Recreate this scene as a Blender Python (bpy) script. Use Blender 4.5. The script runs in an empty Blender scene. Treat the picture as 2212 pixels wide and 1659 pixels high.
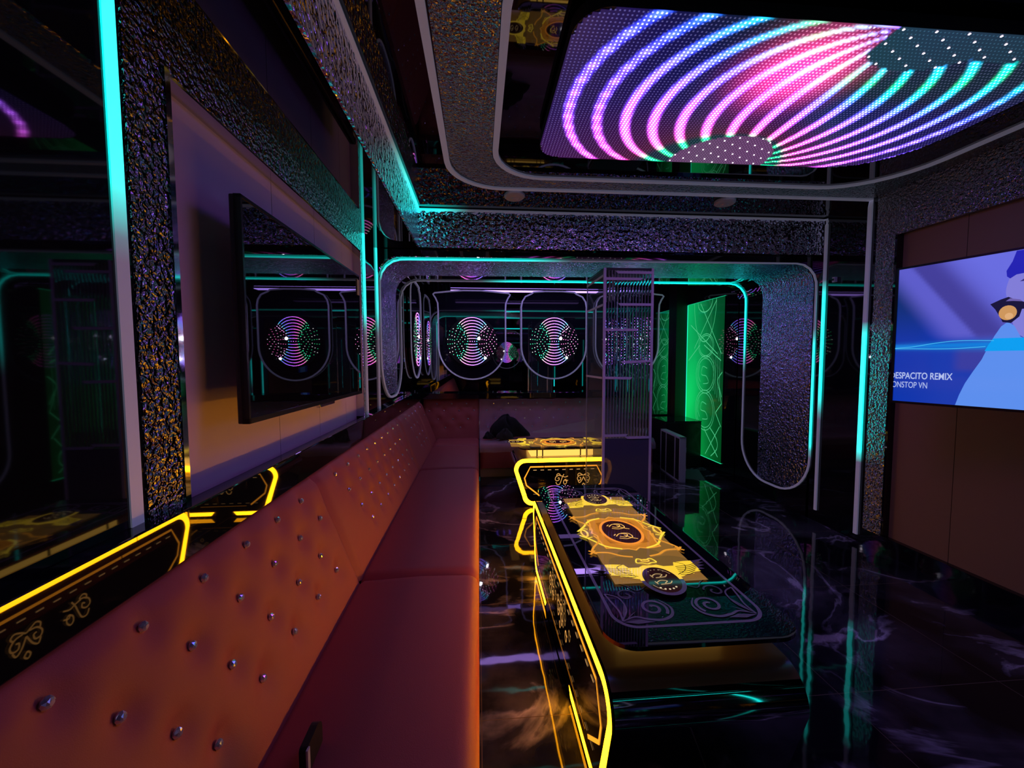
import bpy, math, random
from mathutils import Vector, Matrix
random.seed(7)
PI = math.pi
S = bpy.context.scene
C = S.collection

# ------------------------------------------------------------------ camera, world, exposure
F_PX = 870.0
yaw, pitch, roll = math.radians(4.7), math.radians(3.35), math.radians(-0.2)
cy_, sy_, cp_, sp_ = math.cos(yaw), math.sin(yaw), math.cos(pitch), math.sin(pitch)
fwd = Vector((sy_ * cp_, cy_ * cp_, -sp_)); rgt = Vector((cy_, -sy_, 0)); up = rgt.cross(fwd)
r2 = rgt * math.cos(roll) + up * math.sin(roll); u2 = up * math.cos(roll) - rgt * math.sin(roll)
cam_d = bpy.data.cameras.new('camera'); cam = bpy.data.objects.new('camera', cam_d); C.objects.link(cam)
cam_d.sensor_width = 36.0; cam_d.lens = F_PX / 2212 * 36.0; cam_d.clip_start = 0.02
m3 = Matrix((r2, u2, -fwd)).transposed()
cam.matrix_world = Matrix.Translation((0, 0, 1.5)) @ m3.to_4x4()
S.camera = cam
w = bpy.data.worlds.new('world'); S.world = w; w.use_nodes = True
w.node_tree.nodes['Background'].inputs[0].default_value = (0.002, 0.002, 0.004, 1)
w.node_tree.nodes['Background'].inputs[1].default_value = 1.0
S.view_settings.view_transform = 'Standard'; S.view_settings.look = 'None'
S.view_settings.exposure = 0.7; S.view_settings.gamma = 1.0; S.view_settings.use_curve_mapping = False
cyc = S.cycles
cyc.max_bounces = 10; cyc.diffuse_bounces = 3; cyc.glossy_bounces = 6; cyc.transmission_bounces = 8; cyc.transparent_max_bounces = 12
cyc.use_denoising = True; cyc.caustics_refractive = False; cyc.sample_clamp_indirect = 6.0

# ------------------------------------------------------------------ light strengths (what the lamps in the room give off)
K_CYAN = 1.1        # cyan led strips
K_NEON = 11.5        # amber neon of the tables
K_SCREEN = 30.0      # ceiling led screen dots
K_SCREEN_BASE = 12.0
K_DISC = 17.0
CYAN = (0.0, 0.80, 0.72)
ADDED_GLOW = (0.026, 0.027, 0.040)     # faint glow added to unlit strips so their outlines read grey

# ------------------------------------------------------------------ materials
def srgb(*c):
    return tuple((v / 255 / 12.92) if v / 255 <= 0.04045 else ((v / 255 + 0.055) / 1.055) ** 2.4 for v in c)

def mat(name, base=(0.5, 0.5, 0.5), rough=0.5, metal=0.0, ior=1.5, emit=None, es=1.0, coat=0.0, alpha=1.0, trans=0.0, tint=None):
    m = bpy.data.materials.new(name); m.use_nodes = True
    b = m.node_tree.nodes['Principled BSDF']
    b.inputs['Base Color'].default_value = (*base, 1); b.inputs['Roughness'].default_value = rough
    b.inputs['Metallic'].default_value = metal; b.inputs['IOR'].default_value = ior
    b.inputs['Coat Weight'].default_value = coat; b.inputs['Coat Roughness'].default_value = 0.03
    b.inputs['Alpha'].default_value = alpha; b.inputs['Transmission Weight'].default_value = trans
    if emit:
        b.inputs['Emission Color'].default_value = (*emit, 1); b.inputs['Emission Strength'].default_value = es
    return m

def nd(m, t, **k):
    n = m.node_tree.nodes.new(t)
    for a, v in k.items(): setattr(n, a, v)
    return n

def lk(m, a, b): m.node_tree.links.new(a, b)

def bsdf(m): return m.node_tree.nodes['Principled BSDF']

def coords(m, scale=(1, 1, 1)):
    t = nd(m, 'ShaderNodeTexCoord'); mp = nd(m, 'ShaderNodeMapping'); mp.inputs['Scale'].default_value = scale
    lk(m, t.outputs['Object'], mp.inputs['Vector']); return mp.outputs['Vector']

def add_bump(m, scale, dist, kind='noise', detail=2.0, strength=1.0, mscale=(1, 1, 1)):
    v = coords(m, mscale)
    if kind == 'noise':
        t = nd(m, 'ShaderNodeTexNoise'); t.inputs['Scale'].default_value = scale; t.inputs['Detail'].default_value = detail
        o = t.outputs[0]
    else:
        n1 = nd(m, 'ShaderNodeTexNoise'); n1.inputs['Scale'].default_value = scale * 0.6
        lk(m, v, n1.inputs['Vector'])
        mx = nd(m, 'ShaderNodeMixRGB'); mx.inputs[0].default_value = 0.03; lk(m, v, mx.inputs[1]); lk(m, n1.outputs['Color'], mx.inputs[2])
        t = nd(m, 'ShaderNodeTexVoronoi', feature='SMOOTH_F1'); t.inputs['Scale'].default_value = scale
        t.inputs['Smoothness'].default_value = 0.6; o = t.outputs['Distance']; v = mx.outputs[0]
    lk(m, v, t.inputs['Vector'])
    b = nd(m, 'ShaderNodeBump'); b.inputs['Strength'].default_value = strength; b.inputs['Distance'].default_value = dist
    lk(m, o, b.inputs['Height']); lk(m, b.outputs[0], bsdf(m).inputs['Normal'])
    return b

M = {}
M['black_gloss'] = mat('black_gloss', (0.006, 0.007, 0.010), 0.03, ior=1.65)
M['ledge_gloss'] = mat('ledge_gloss', (0.006, 0.007, 0.010), 0.02, ior=1.9)
M['black_ceiling'] = mat('black_ceiling', (0.004, 0.004, 0.006), 0.02, ior=1.85)
M['black_matte'] = mat('black_matte', (0.006, 0.006, 0.008), 0.45)
M['dark_mirror'] = mat('dark_mirror', (0.42, 0.43, 0.47), 0.0, metal=1.0)
M['panel_glass'] = mat('panel_glass', (0.010, 0.011, 0.018), 0.02, ior=2.0)
M['hammered'] = mat('hammered', (0.34, 0.34, 0.37), 0.09, metal=1.0); add_bump(M['hammered'], 66, 0.011, 'voronoi')
M['hammered_fine'] = mat('hammered_fine', (0.80, 0.76, 0.95), 0.13, metal=1.0); add_bump(M['hammered_fine'], 36, 0.015, 'voronoi')
M['hammered_arch'] = mat('hammered_arch', (0.36, 0.37, 0.60), 0.18, metal=1.0); add_bump(M['hammered_arch'], 48, 0.011, 'voronoi')
M['chrome'] = mat('chrome', (0.55, 0.55, 0.58), 0.06, metal=1.0)
M['alu'] = mat('alu', (0.66, 0.70, 0.80), 0.35, metal=0.35)
M['body_gloss'] = mat('body_gloss', (0.26, 0.145, 0.070), 0.22, ior=1.8)
M['dark_chrome'] = mat('dark_chrome', (0.80, 0.76, 0.74), 0.05, metal=1.0)
M['board'] = mat('board', (0.80, 0.66, 0.76), 0.75); add_bump(M['board'], 900, 0.0004)
M['board_right'] = mat('board_right', (0.34, 0.23, 0.12), 0.75); add_bump(M['board_right'], 900, 0.0004)
M['leather'] = mat('leather', (0.42, 0.092, 0.084), 0.52); add_bump(M['leather'], 420, 0.0006, detail=4)
M['seam'] = mat('seam', (0.06, 0.012, 0.010), 0.7)
M['crystal'] = mat('crystal', (0.85, 0.85, 0.95), 0.08, metal=0.7)
M['white_plastic'] = mat('white_plastic', (0.85, 0.85, 0.92), 0.4)
M['tape'] = mat('tape', (0.90, 0.91, 1.0), 0.55)
M['cloth_black'] = mat('cloth_black', (0.008, 0.008, 0.009), 0.9)
M['cloth_grey'] = mat('cloth_grey', (0.035, 0.038, 0.036), 0.9)
M['paper'] = mat('paper', (0.10, 0.11, 0.13), 0.7)
M['tv_screen'] = mat('tv_screen', (0.004, 0.004, 0.006), 0.015, ior=2.1)
M['tv_bezel'] = mat('tv_bezel', (0.010, 0.010, 0.012), 0.25)
M['sticker'] = mat('sticker', (0.60, 0.55, 0.25), 0.6)
M['plinth'] = mat('plinth', (0.42, 0.34, 0.20), 0.5)
M['film'] = mat('film', (0.95, 0.88, 0.98), 0.12, alpha=0.23, coat=0.6); add_bump(M['film'], 9, 0.02, detail=5)
M['film_fold'] = mat('film_fold', (0.80, 0.75, 0.75), 0.3, alpha=0.5)
M['frost'] = mat('frost', (0.10, 0.11, 0.17), 0.4, alpha=0.94)
M['reed'] = mat('reed', (0.62, 0.68, 0.86), 0.02, trans=1.0, ior=1.42)
M['clear'] = mat('clear', (0.20, 0.30, 0.36), 0.02, alpha=0.14, ior=1.6, coat=0.3)

def m_floor():
    m = mat('marble', (0.008, 0.008, 0.012), 0.035, ior=1.42)
    b = bsdf(m); v = coords(m)
    n = nd(m, 'ShaderNodeTexNoise'); n.inputs['Scale'].default_value = 1.1; n.inputs['Detail'].default_value = 9; n.inputs['Distortion'].default_value = 1.3
    lk(m, v, n.inputs['Vector'])
    r = nd(m, 'ShaderNodeValToRGB'); e = r.color_ramp.elements
    e[0].position = 0.475; e[0].color = (0, 0, 0, 1); e[1].position = 0.5; e[1].color = (1, 1, 1, 1)
    x = e.new(0.512); x.color = (0.10, 0.10, 0.10, 1); x = e.new(0.56); x.color = (0, 0, 0, 1)
    lk(m, n.outputs[0], r.inputs[0])
    n2 = nd(m, 'ShaderNodeTexNoise'); n2.inputs['Scale'].default_value = 1.7; n2.inputs['Detail'].default_value = 6
    lk(m, v, n2.inputs['Vector'])
    r2_ = nd(m, 'ShaderNodeValToRGB'); r2_.color_ramp.elements[0].position = 0.45; r2_.color_ramp.elements[1].position = 0.70
    lk(m, n2.outputs[0], r2_.inputs[0])
    mu = nd(m, 'ShaderNodeMath', operation='MULTIPLY'); lk(m, r.outputs[0], mu.inputs[0]); lk(m, r2_.outputs[0], mu.inputs[1])
    ad = nd(m, 'ShaderNodeMath', operation='MULTIPLY_ADD'); lk(m, r2_.outputs[0], ad.inputs[0]); ad.inputs[1].default_value = 0.10; lk(m, mu.outputs[0], ad.inputs[2])
    mix = nd(m, 'ShaderNodeMixRGB'); mix.inputs[1].default_value = (0.006, 0.006, 0.010, 1); mix.inputs[2].default_value = (0.72, 0.70, 0.82, 1)
    lk(m, ad.outputs[0], mix.inputs[0])
    br = nd(m, 'ShaderNodeTexBrick'); br.offset = 0.0
    br.inputs['Scale'].default_value = 1.0; br.inputs['Brick Width'].default_value = 0.80; br.inputs['Row Height'].default_value = 0.80
    br.inputs['Mortar Size'].default_value = 0.0018; lk(m, v, br.inputs['Vector'])
    mix2 = nd(m, 'ShaderNodeMixRGB'); mix2.inputs[2].default_value = (0.14, 0.11, 0.08, 1)
    lk(m, br.outputs['Fac'], mix2.inputs[0]); lk(m, mix.outputs[0], mix2.inputs[1]); lk(m, mix2.outputs[0], b.inputs['Base Color'])
    n3 = nd(m, 'ShaderNodeTexNoise'); n3.inputs['Scale'].default_value = 5; lk(m, v, n3.inputs['Vector'])
    bp = nd(m, 'ShaderNodeBump'); bp.inputs['Strength'].default_value = 0.5; bp.inputs['Distance'].default_value = 0.0016
    lk(m, n3.outputs[0], bp.inputs['Height']); lk(m, bp.outputs[0], b.inputs['Normal'])
    return m
M['marble'] = m_floor()

def attr_mat(name, strength, base=(0.02, 0.02, 0.02), rough=0.3, use_base=False, sampling=None, ior=1.5, coat=0.0):
    m = mat(name, base, rough, ior=ior, coat=coat); b = bsdf(m)
    a = nd(m, 'ShaderNodeAttribute', attribute_name='glow'); lk(m, a.outputs['Color'], b.inputs['Emission Color'])
    b.inputs['Emission Strength'].default_value = strength
    if use_base:
        a2 = nd(m, 'ShaderNodeAttribute', attribute_name='tone'); lk(m, a2.outputs['Color'], b.inputs['Base Color'])
    if sampling:
        m.cycles.emission_sampling = sampling
    return m
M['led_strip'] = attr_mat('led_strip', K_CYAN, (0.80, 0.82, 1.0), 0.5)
M['print'] = attr_mat('backlit_print', 0.80, rough=0.05, use_base=True, ior=1.6, sampling='NONE')
M['neon'] = attr_mat('neon_print', K_NEON, rough=0.10, use_base=True)
M['dots'] = attr_mat('led_dots', K_SCREEN)
M['screen_base'] = attr_mat('screen_base', K_SCREEN_BASE, (0.01, 0.01, 0.015), 0.3)
M['disc_dots'] = attr_mat('disc_dots', K_DISC)
M['violet_led'] = attr_mat('violet_led', 4.5, (0.5, 0.5, 0.6), 0.5)
M['picture'] = attr_mat('picture', 0.62, rough=0.08)
M['green'] = attr_mat('green_acrylic', 0.55, (0.01, 0.03, 0.02), 0.06, ior=1.6)
M['onyx'] = attr_mat('onyx', 1.1, (0.3, 0.2, 0.05), 0.3)
M['tabletop'] = mat('tabletop', (0.006, 0.007, 0.010), 0.015, ior=2.0)

# ------------------------------------------------------------------ mesh helpers
class MB:
    def __init__(s): s.v = []; s.f = []; s.g = []; s.t = []; s.smooth = False; s.sm = []
    def add(s, vs, fs, g=(0, 0, 0), t=(0, 0, 0), sm=False):
        k = len(s.v)
        for i, p in enumerate(vs):
            s.v.append(tuple(p)); s.g.append(g[i] if g and isinstance(g[0], (tuple, list)) else g); s.t.append(t)
        for f in fs: s.f.append([k + i for i in f]); s.sm.append(sm)
        return s
    def box(s, x0, x1, y0, y1, z0, z1, **k):
        v = [(x, y, z) for z in (z0, z1) for y in (y0, y1) for x in (x0, x1)]
        return s.add(v, [(0, 2, 3, 1), (4, 5, 7, 6), (0, 1, 5, 4), (2, 6, 7, 3), (0, 4, 6, 2), (1, 3, 7, 5)], **k)
    def grid(s, rows, closed=False, sm=True, **k):
        n = len(rows[0]); v = [p for r in rows for p in r]; f = []
        for i in range(len(rows) - 1):
            for j in range(n if closed else n - 1):
                j2 = (j + 1) % n
                f.append((i * n + j, i * n + j2, (i + 1) * n + j2, (i + 1) * n + j))
        return s.add(v, f, sm=sm, **k)
    def prism(s, poly, fn, d0, d1, caps=True, **k):
        n = len(poly); v = [fn(u, w_, d0) for u, w_ in poly] + [fn(u, w_, d1) for u, w_ in poly]
        f = [(i, (i + 1) % n, n + (i + 1) % n, n + i) for i in range(n)]
        if caps: f += [tuple(range(n))[::-1], tuple(range(n, 2 * n))]
        return s.add(v, f, **k)
    def lathe(s, prof, at, axis='Z', n=24, **k):
        rows = []
        for r, h in prof:
            row = []
            for i in range(n):
                a = 2 * PI * i / n; c, q = r * math.cos(a), r * math.sin(a)
                p = {'Z': (c, q, h), 'Y': (c, h, q), 'X': (h, c, q)}[axis]
                row.append((at[0] + p[0], at[1] + p[1], at[2] + p[2]))
            rows.append(row)
        s.grid(rows, closed=True, **k)
        k0 = {kk: vv for kk, vv in k.items()}
        s.add(rows[0], [tuple(range(n))], **k0); s.add(rows[-1], [tuple(range(n))], **k0)
        return s
    def build(s, name, m, parent=None, loc=None, bevel=0, recalc=True):
        me = bpy.data.meshes.new(name); me.from_pydata(s.v, [], s.f)
        if any(s.sm): me.polygons.foreach_set('use_smooth', s.sm)
        for an, dat in (('glow', s.g), ('tone', s.t)):
            a = me.attributes.new(an, 'FLOAT_COLOR', 'POINT'); fl = []
            for c in dat: fl += [c[0], c[1], c[2], 1.0]
            a.data.foreach_set('color', fl)
        me.validate(); me.update()
        if recalc:
            import bmesh
            b = bmesh.new(); b.from_mesh(me); bmesh.ops.recalc_face_normals(b, faces=b.faces); b.to_mesh(me); b.free()
        me.materials.append(M[m] if isinstance(m, str) else m)
        o = bpy.data.objects.new(name, me); C.objects.link(o)
        if parent is not None: o.parent = parent
        if loc: o.location = loc
        if bevel:
            bm_ = o.modifiers.new('bevel', 'BEVEL'); bm_.width = bevel; bm_.segments = 3; bm_.limit_method = 'ANGLE'
        return o

def rnd_rect(x0, x1, y0, y1, r, n=8):
    if not isinstance(r, (tuple, list)): r = (r,) * 4     # order: (x0,y0) (x1,y0) (x1,y1) (x0,y1)
    out = []
    for (cx, cy, a0, rr) in ((x0, y0, PI, r[0]), (x1, y0, 1.5 * PI, r[1]), (x1, y1, 0, r[2]), (x0, y1, 0.5 * PI, r[3])):
        ox = cx + rr if cx == x0 else cx - rr; oy = cy + rr if cy == y0 else cy - rr
        for i in range(n + 1):
            a = a0 + 0.5 * PI * i / n; out.append((ox + rr * math.cos(a), oy + rr * math.sin(a)))
    return out

def resample(pts, step, closed=False):
    P = [Vector(p) for p in pts]
    if closed: P.append(P[0])
    out = [P[0]]
    for a, b in zip(P, P[1:]):
        n = max(1, int(math.ceil((b - a).length / step)))
        for i in range(1, n + 1): out.append(a.lerp(b, i / n))
    return out[:-1] if closed else out

def strip(mb, pts, normal, w_, t, lit=None, closed=False, step=0.06, color=CYAN):
    P = resample(pts, step, closed); n = len(P); rows = []; g = []
    for i, p in enumerate(P):
        a = P[(i - 1) % n] if (closed or i) else p; b = P[(i + 1) % n] if (closed or i < n - 1) else p
        T = (b - a).normalized(); N = Vector(normal(p) if callable(normal) else normal).normalized(); Sd = T.cross(N).normalized()
        rows.append([p - Sd * w_ / 2, p - Sd * w_ / 2 + N * t, p + Sd * w_ / 2 + N * t, p + Sd * w_ / 2])
        l = lit(p) if lit else 0.0
        g += [tuple(c * l + i_ * (1 - l) for c, i_ in zip(color, ADDED_GLOW))] * 4
    if closed: rows.append(rows[0]); g += g[:4]
    mb.grid(rows, closed=True, sm=False, g=g)
    if not closed:
        k = len(mb.v); mb.f.append([k - 4, k - 3, k - 2, k - 1]); mb.sm.append(False)
        k0 = k - 4 * len(rows); mb.f.append([k0, k0 + 1, k0 + 2, k0 + 3]); mb.sm.append(False)
    return mb

def catmull(pts, n=6, closed=False):
    P = [Vector(p) for p in pts]; out = []; L = len(P)
    rng = range(L if closed else L - 1)
    for i in rng:
        p0 = P[(i - 1) % L] if (closed or i > 0) else P[i]; p1 = P[i]; p2 = P[(i + 1) % L]; p3 = P[(i + 2) % L] if (closed or i + 2 < L) else P[(i + 1) % L]
        for j in range(n):
            t = j / n
            out.append(0.5 * ((2 * p1) + (p2 - p0) * t + (2 * p0 - 5 * p1 + 4 * p2 - p3) * t * t + (3 * p1 - p0 - 3 * p2 + p3) * t ** 3))
    if not closed: out.append(P[-1])
    return [tuple(p) for p in out]

class Print:
    """a flat printed design: strokes and filled shapes in (u, v), laid on a surface by fn(u, v, lift)"""
    def __init__(s, fn): s.mb = MB(); s.fn = fn; s.layer = 0
    def lift(s): s.layer += 1; return 0.0006 + 0.00012 * s.layer
    def fill(s, poly, glow=(0, 0, 0), tone=(0, 0, 0)):
        h = s.lift(); s.mb.add([s.fn(u, v, h) for u, v in poly], [tuple(range(len(poly)))], g=glow, t=tone); return s
    def ring(s, a, b, glow=(0, 0, 0), tone=(0, 0, 0)):
        h = s.lift(); n = len(a)
        s.mb.add([s.fn(u, v, h) for u, v in list(a) + list(b)], [(i, (i + 1) % n, n + (i + 1) % n, n + i) for i in range(n)], g=glow, t=tone); return s
    def stroke(s, pts, wd, glow=(0, 0, 0), tone=(0, 0, 0), closed=False, taper=False):
        h = s.lift(); n = len(pts); vs = []
        for i, p in enumerate(pts):
            a = pts[(i - 1) % n] if (closed or i) else p; b = pts[(i + 1) % n] if (closed or i < n - 1) else p
            dx, dy = b[0] - a[0], b[1] - a[1]; L = math.hypot(dx, dy) or 1e-6
            ww = wd / 2 * ((0.25 + 0.75 * math.sin(PI * i / (n - 1))) if taper else 1)
            vs += [s.fn(p[0] - dy / L * ww, p[1] + dx / L * ww, h), s.fn(p[0] + dy / L * ww, p[1] - dx / L * ww, h)]
        fs = [(2 * i, 2 * i + 1, 2 * i + 3, 2 * i + 2) for i in range(n - 1)]
        if closed: fs.append((2 * n - 2, 2 * n - 1, 1, 0))
        s.mb.add(vs, fs, g=glow, t=tone); return s

def circle(cx, cy, rx, ry=None, n=36, a0=0, a1=2 * PI):
    ry = ry or rx; full = abs(a1 - a0 - 2 * PI) < 1e-6; k = n if full else n - 1
    return [(cx + rx * math.cos(a0 + (a1 - a0) * i / k), cy + ry * math.sin(a0 + (a1 - a0) * i / k)) for i in range(n)]

def clip(poly, x0, x1, y0, y1):
    def cut(P, ins, isec):
        out = []
        for i, b in enumerate(P):
            a = P[i - 1]
            if ins(b):
                if not ins(a): out.append(isec(a, b))
                out.append(b)
            elif ins(a): out.append(isec(a, b))
        return out
    def ix(c): return lambda a, b: (c, a[1] + (b[1] - a[1]) * (c - a[0]) / (b[0] - a[0]))
    def iy(c): return lambda a, b: (a[0] + (b[0] - a[0]) * (c - a[1]) / (b[1] - a[1]), c)
    P = cut(poly, lambda p: p[0] >= x0, ix(x0))
    if P: P = cut(P, lambda p: p[0] <= x1, ix(x1))
    if P: P = cut(P, lambda p: p[1] >= y0, iy(y0))
    if P: P = cut(P, lambda p: p[1] <= y1, iy(y1))
    return P

# ------------------------------------------------------------------ scene-tree helpers
def tag(o, label, cat, group=None, kind=None):
    o['label'] = label; o['category'] = cat
    if group: o['group'] = group
    if kind: o['kind'] = kind
    return o
def thing(name, label, cat, loc=(0, 0, 0), group=None):
    o = bpy.data.objects.new(name, None); C.objects.link(o); o.location = loc; o.empty_display_size = 0.1
    return tag(o, label, cat, group)
def struct(o, label=None):
    o['kind'] = 'structure'
    if label: o['label'] = label
    return o
_n = {}
def trim(mb, m, label, parent=None, bevel=0):
    _n['t'] = _n.get('t', 0) + 1
    return struct(mb.build('trim_%d' % _n['t'], m, bevel=bevel), label)
def local(mb, o):
    """mesh was written in world coordinates: move it into its parent's frame"""
    x, y, z = o; mb.v = [(a - x, b - y, c - z) for a, b, c in mb.v]; return mb
def copy_tree(o, parent=None):
    c = o.copy(); C.objects.link(c); c.parent = parent
    for ch in [k for k in o.children]: copy_tree(ch, c)
    return c

# ------------------------------------------------------------------ measures of the room (metres)
XL, XR = -0.85, 3.10
Y0, YB = -2.0, 5.90
ZS, ZC = 2.44, 2.76          # dropped soffit, ceiling
YF = 3.46                    # far fascia of the ceiling recess
XF = -0.50                   # left fascia
LEDGE = 1.095

def smooth(a, b, x):
    t = max(0.0, min(1.0, (x - a) / (b - a))); return t * t * (3 - 2 * t)

# ------------------------------------------------------------------ shell
struct(MB().box(-1.1, 3.4, Y0 - 0.2, YB + 0.3, -0.1, 0.0).build('floor', 'marble'), 'polished black marble floor with pale veins')
struct(MB().box(XF - 0.02, XR + 0.1, Y0, YF + 0.02, ZC, ZC + 0.1).build('ceiling', 'black_ceiling'), 'glossy black mirror-like ceiling over the room')
trim(MB().box(XL - 0.1, XF, Y0, YF + 0.04, ZS, ZC + 0.1), 'black_ceiling', 'glossy black soffit along the left wall')
trim(MB().box(XL - 0.1, XR + 0.1, YF + 0.02, 3.50, 2.44, ZC + 0.1), 'black_ceiling', 'black strip above the textured arch')
trim(MB().box(XL - 0.1, XR + 0.1, 4.62, YB + 0.1, 2.62, 2.72), 'black_ceiling', 'glossy black ceiling of the far bay')
# left wall: black carcass, hammered frame, recessed board
lw = MB()
lw.box(-1.05, -0.92, Y0, YB + 0.1, 0, 2.9)
lw.box(-0.93, XL, Y0, 1.085, 0.96, ZS); lw.box(-0.93, XL, 3.075, 3.52, 0.96, ZS)
lw.box(-0.93, XL, 4.60, YB, 0.96, 2.62); lw.box(-0.93, XL, 1.085, 3.075, 0.96, LEDGE - 0.02)
struct(lw.build('wall_left', 'black_gloss'), 'glossy black left wall with led strips')
rw = MB()
rw.box(3.17, 3.3, Y0, YB + 0.1, 0, 2.9); rw.box(XR, 3.18, 2.955, 3.53, 0, ZC); rw.box(XR, 3.18, 4.60, YB, 0, 2.62)
rw.box(XR, 3.18, Y0, 2.955, 0, 0.13); rw.box(XR, 3.18, Y0, 0.5, 0.13, ZC)
struct(rw.build('wall_right', 'black_gloss'), 'glossy black right wall with led strips')
bw = MB(); bw.box(XL, XR, YB, YB + 0.1, 0, 2.65)
struct(bw.build('wall_back', 'dark_mirror'), 'mirror wall behind the far sofa')
struct(MB().box(-1.1, 3.4, Y0 - 0.1, Y0, 0, 2.9).build('wall_rear', 'black_gloss'), 'black wall behind the camera')
trim(MB().box(2.92, XR, 5.78, YB, 0, 2.62), 'black_matte', 'black post in the far right corner')

# hammered frame of the left board (a mitred ring of plates proud of the wall)
hf = MB()
hf.box(-0.93, XL + 0.004, 1.085, 1.215, LEDGE, ZS - 0.001)
hf.box(-0.93, XL + 0.004, 1.215, 3.075, 2.295, ZS - 0.001)
hf.box(-0.93, XL + 0.004, 3.035, 3.075, LEDGE, 2.295)
trim(hf, 'hammered', 'hammered silver-black metal frame around the left board')
hl = MB()
hl.box(-0.905, XL + 0.008, 1.212, 1.232, LEDGE, 2.300); hl.box(-0.905, XL + 0.002, 1.232, 3.04, 2.286, 2.296); hl.box(-0.90, XL + 0.006, 3.028, 3.036, LEDGE, 2.29)
trim(hl, 'chrome', 'thin chrome lining of the left board')
for a, b in ((1.232, 1.888), (1.892, 2.348), (2.352, 2.80), (2.804, 3.03)):
    trim(MB().box(-0.93, -0.90, a, b, LEDGE - 0.02, 2.29), 'board', 'matte grey-beige board panel behind the left television')
# right board
hr = MB(); hr.box(XR - 0.004, 3.18, 2.80, 2.955, 0.13, ZC - 0.001); hr.box(XR - 0.004, 3.18, 0.5, 2.80, 2.42, ZC - 0.001)
trim(hr, 'hammered', 'hammered black metal frame around the right board')
trim(MB().box(XR - 0.012, 3.18, 2.786, 2.802, 0.13, 2.42), 'black_gloss', 'thin black lining of the right board')
for a, b in ((2.392, 2.786), (1.892, 2.388), (1.392, 1.888), (0.5, 1.388)):
    trim(MB().box(3.14, 3.17, a, b, 0.13, 2.42), 'board_right', 'matte brown board panel behind the right television')

# fascias
fa = MB(); fa.box(XF - 0.004, XF + 0.012, Y0, YF, ZS, ZC - 0.02); fa.box(XF, XR, YF - 0.012, YF + 0.02, ZS, ZC - 0.02)
trim(fa, 'hammered_fine', 'hammered fascia around the recessed ceiling')

# ------------------------------------------------------------------ arch (U-shaped band) between the two bays
ZA = 2.38; RA = 0.20; ZL0, ZR0 = LEDGE, 0.0
def arch_profile(zl, zr, n=8):
    P = [((XL, zl), (1, 0))]
    k = 20
    for i in range(1, k): P.append(((XL, zl + (ZA - RA - zl) * i / k), (1, 0)))
    for i in range(n + 1):
        a = PI - 0.5 * PI * i / n; P.append(((XL + RA + RA * math.cos(a), ZA - RA + RA * math.sin(a)), (-math.cos(a), -math.sin(a))))
    for i in range(1, 40): P.append(((XL + RA + (XR - XL - 2 * RA) * i / 40, ZA), (0, -1)))
    for i in range(n + 1):
        a = 0.5 * PI - 0.5 * PI * i / n; P.append(((XR - RA + RA * math.cos(a), ZA - RA + RA * math.sin(a)), (-math.cos(a), -math.sin(a))))
    k = 36
    for i in range(1, k + 1): P.append(((XR, ZA - RA - (ZA - RA - zr) * i / k), (-1, 0)))
    return P
def arch_y(x, v):
    f = (x - XL) / (XR - XL); a = 3.60 + (3.50 - 3.60) * f; b = 4.54 + (4.48 - 4.54) * f
    return a + (b - a) * v
pr = arch_profile(ZL0 - 0.05, 0.0)
am = MB()
for off, yy in ((0, 3.50), ):
    rows = [[(p[0][0], yy, p[0][1]) for p in pr], [(p[0][0], 4.62, p[0][1]) for p in pr]]
    am.grid(rows, sm=False)
    outer = []
    for (x, z), n_ in pr:
        if z < ZA - RA + 1e-6: outer.append((XL - 0.08 if x < 1 else XR + 0.08, z))
        else: outer.append((max(XL, min(XR, x + (x - 1.1) * 0.2)), 2.62))
    for yv in (3.50, 4.62):
        am.grid([[(p[0][0], yv, p[0][1]) for p in pr], [(q[0], yv, q[1]) for q in outer]], sm=False)
trim(am, 'black_gloss', 'glossy black arch band between the near and far bays')

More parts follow.
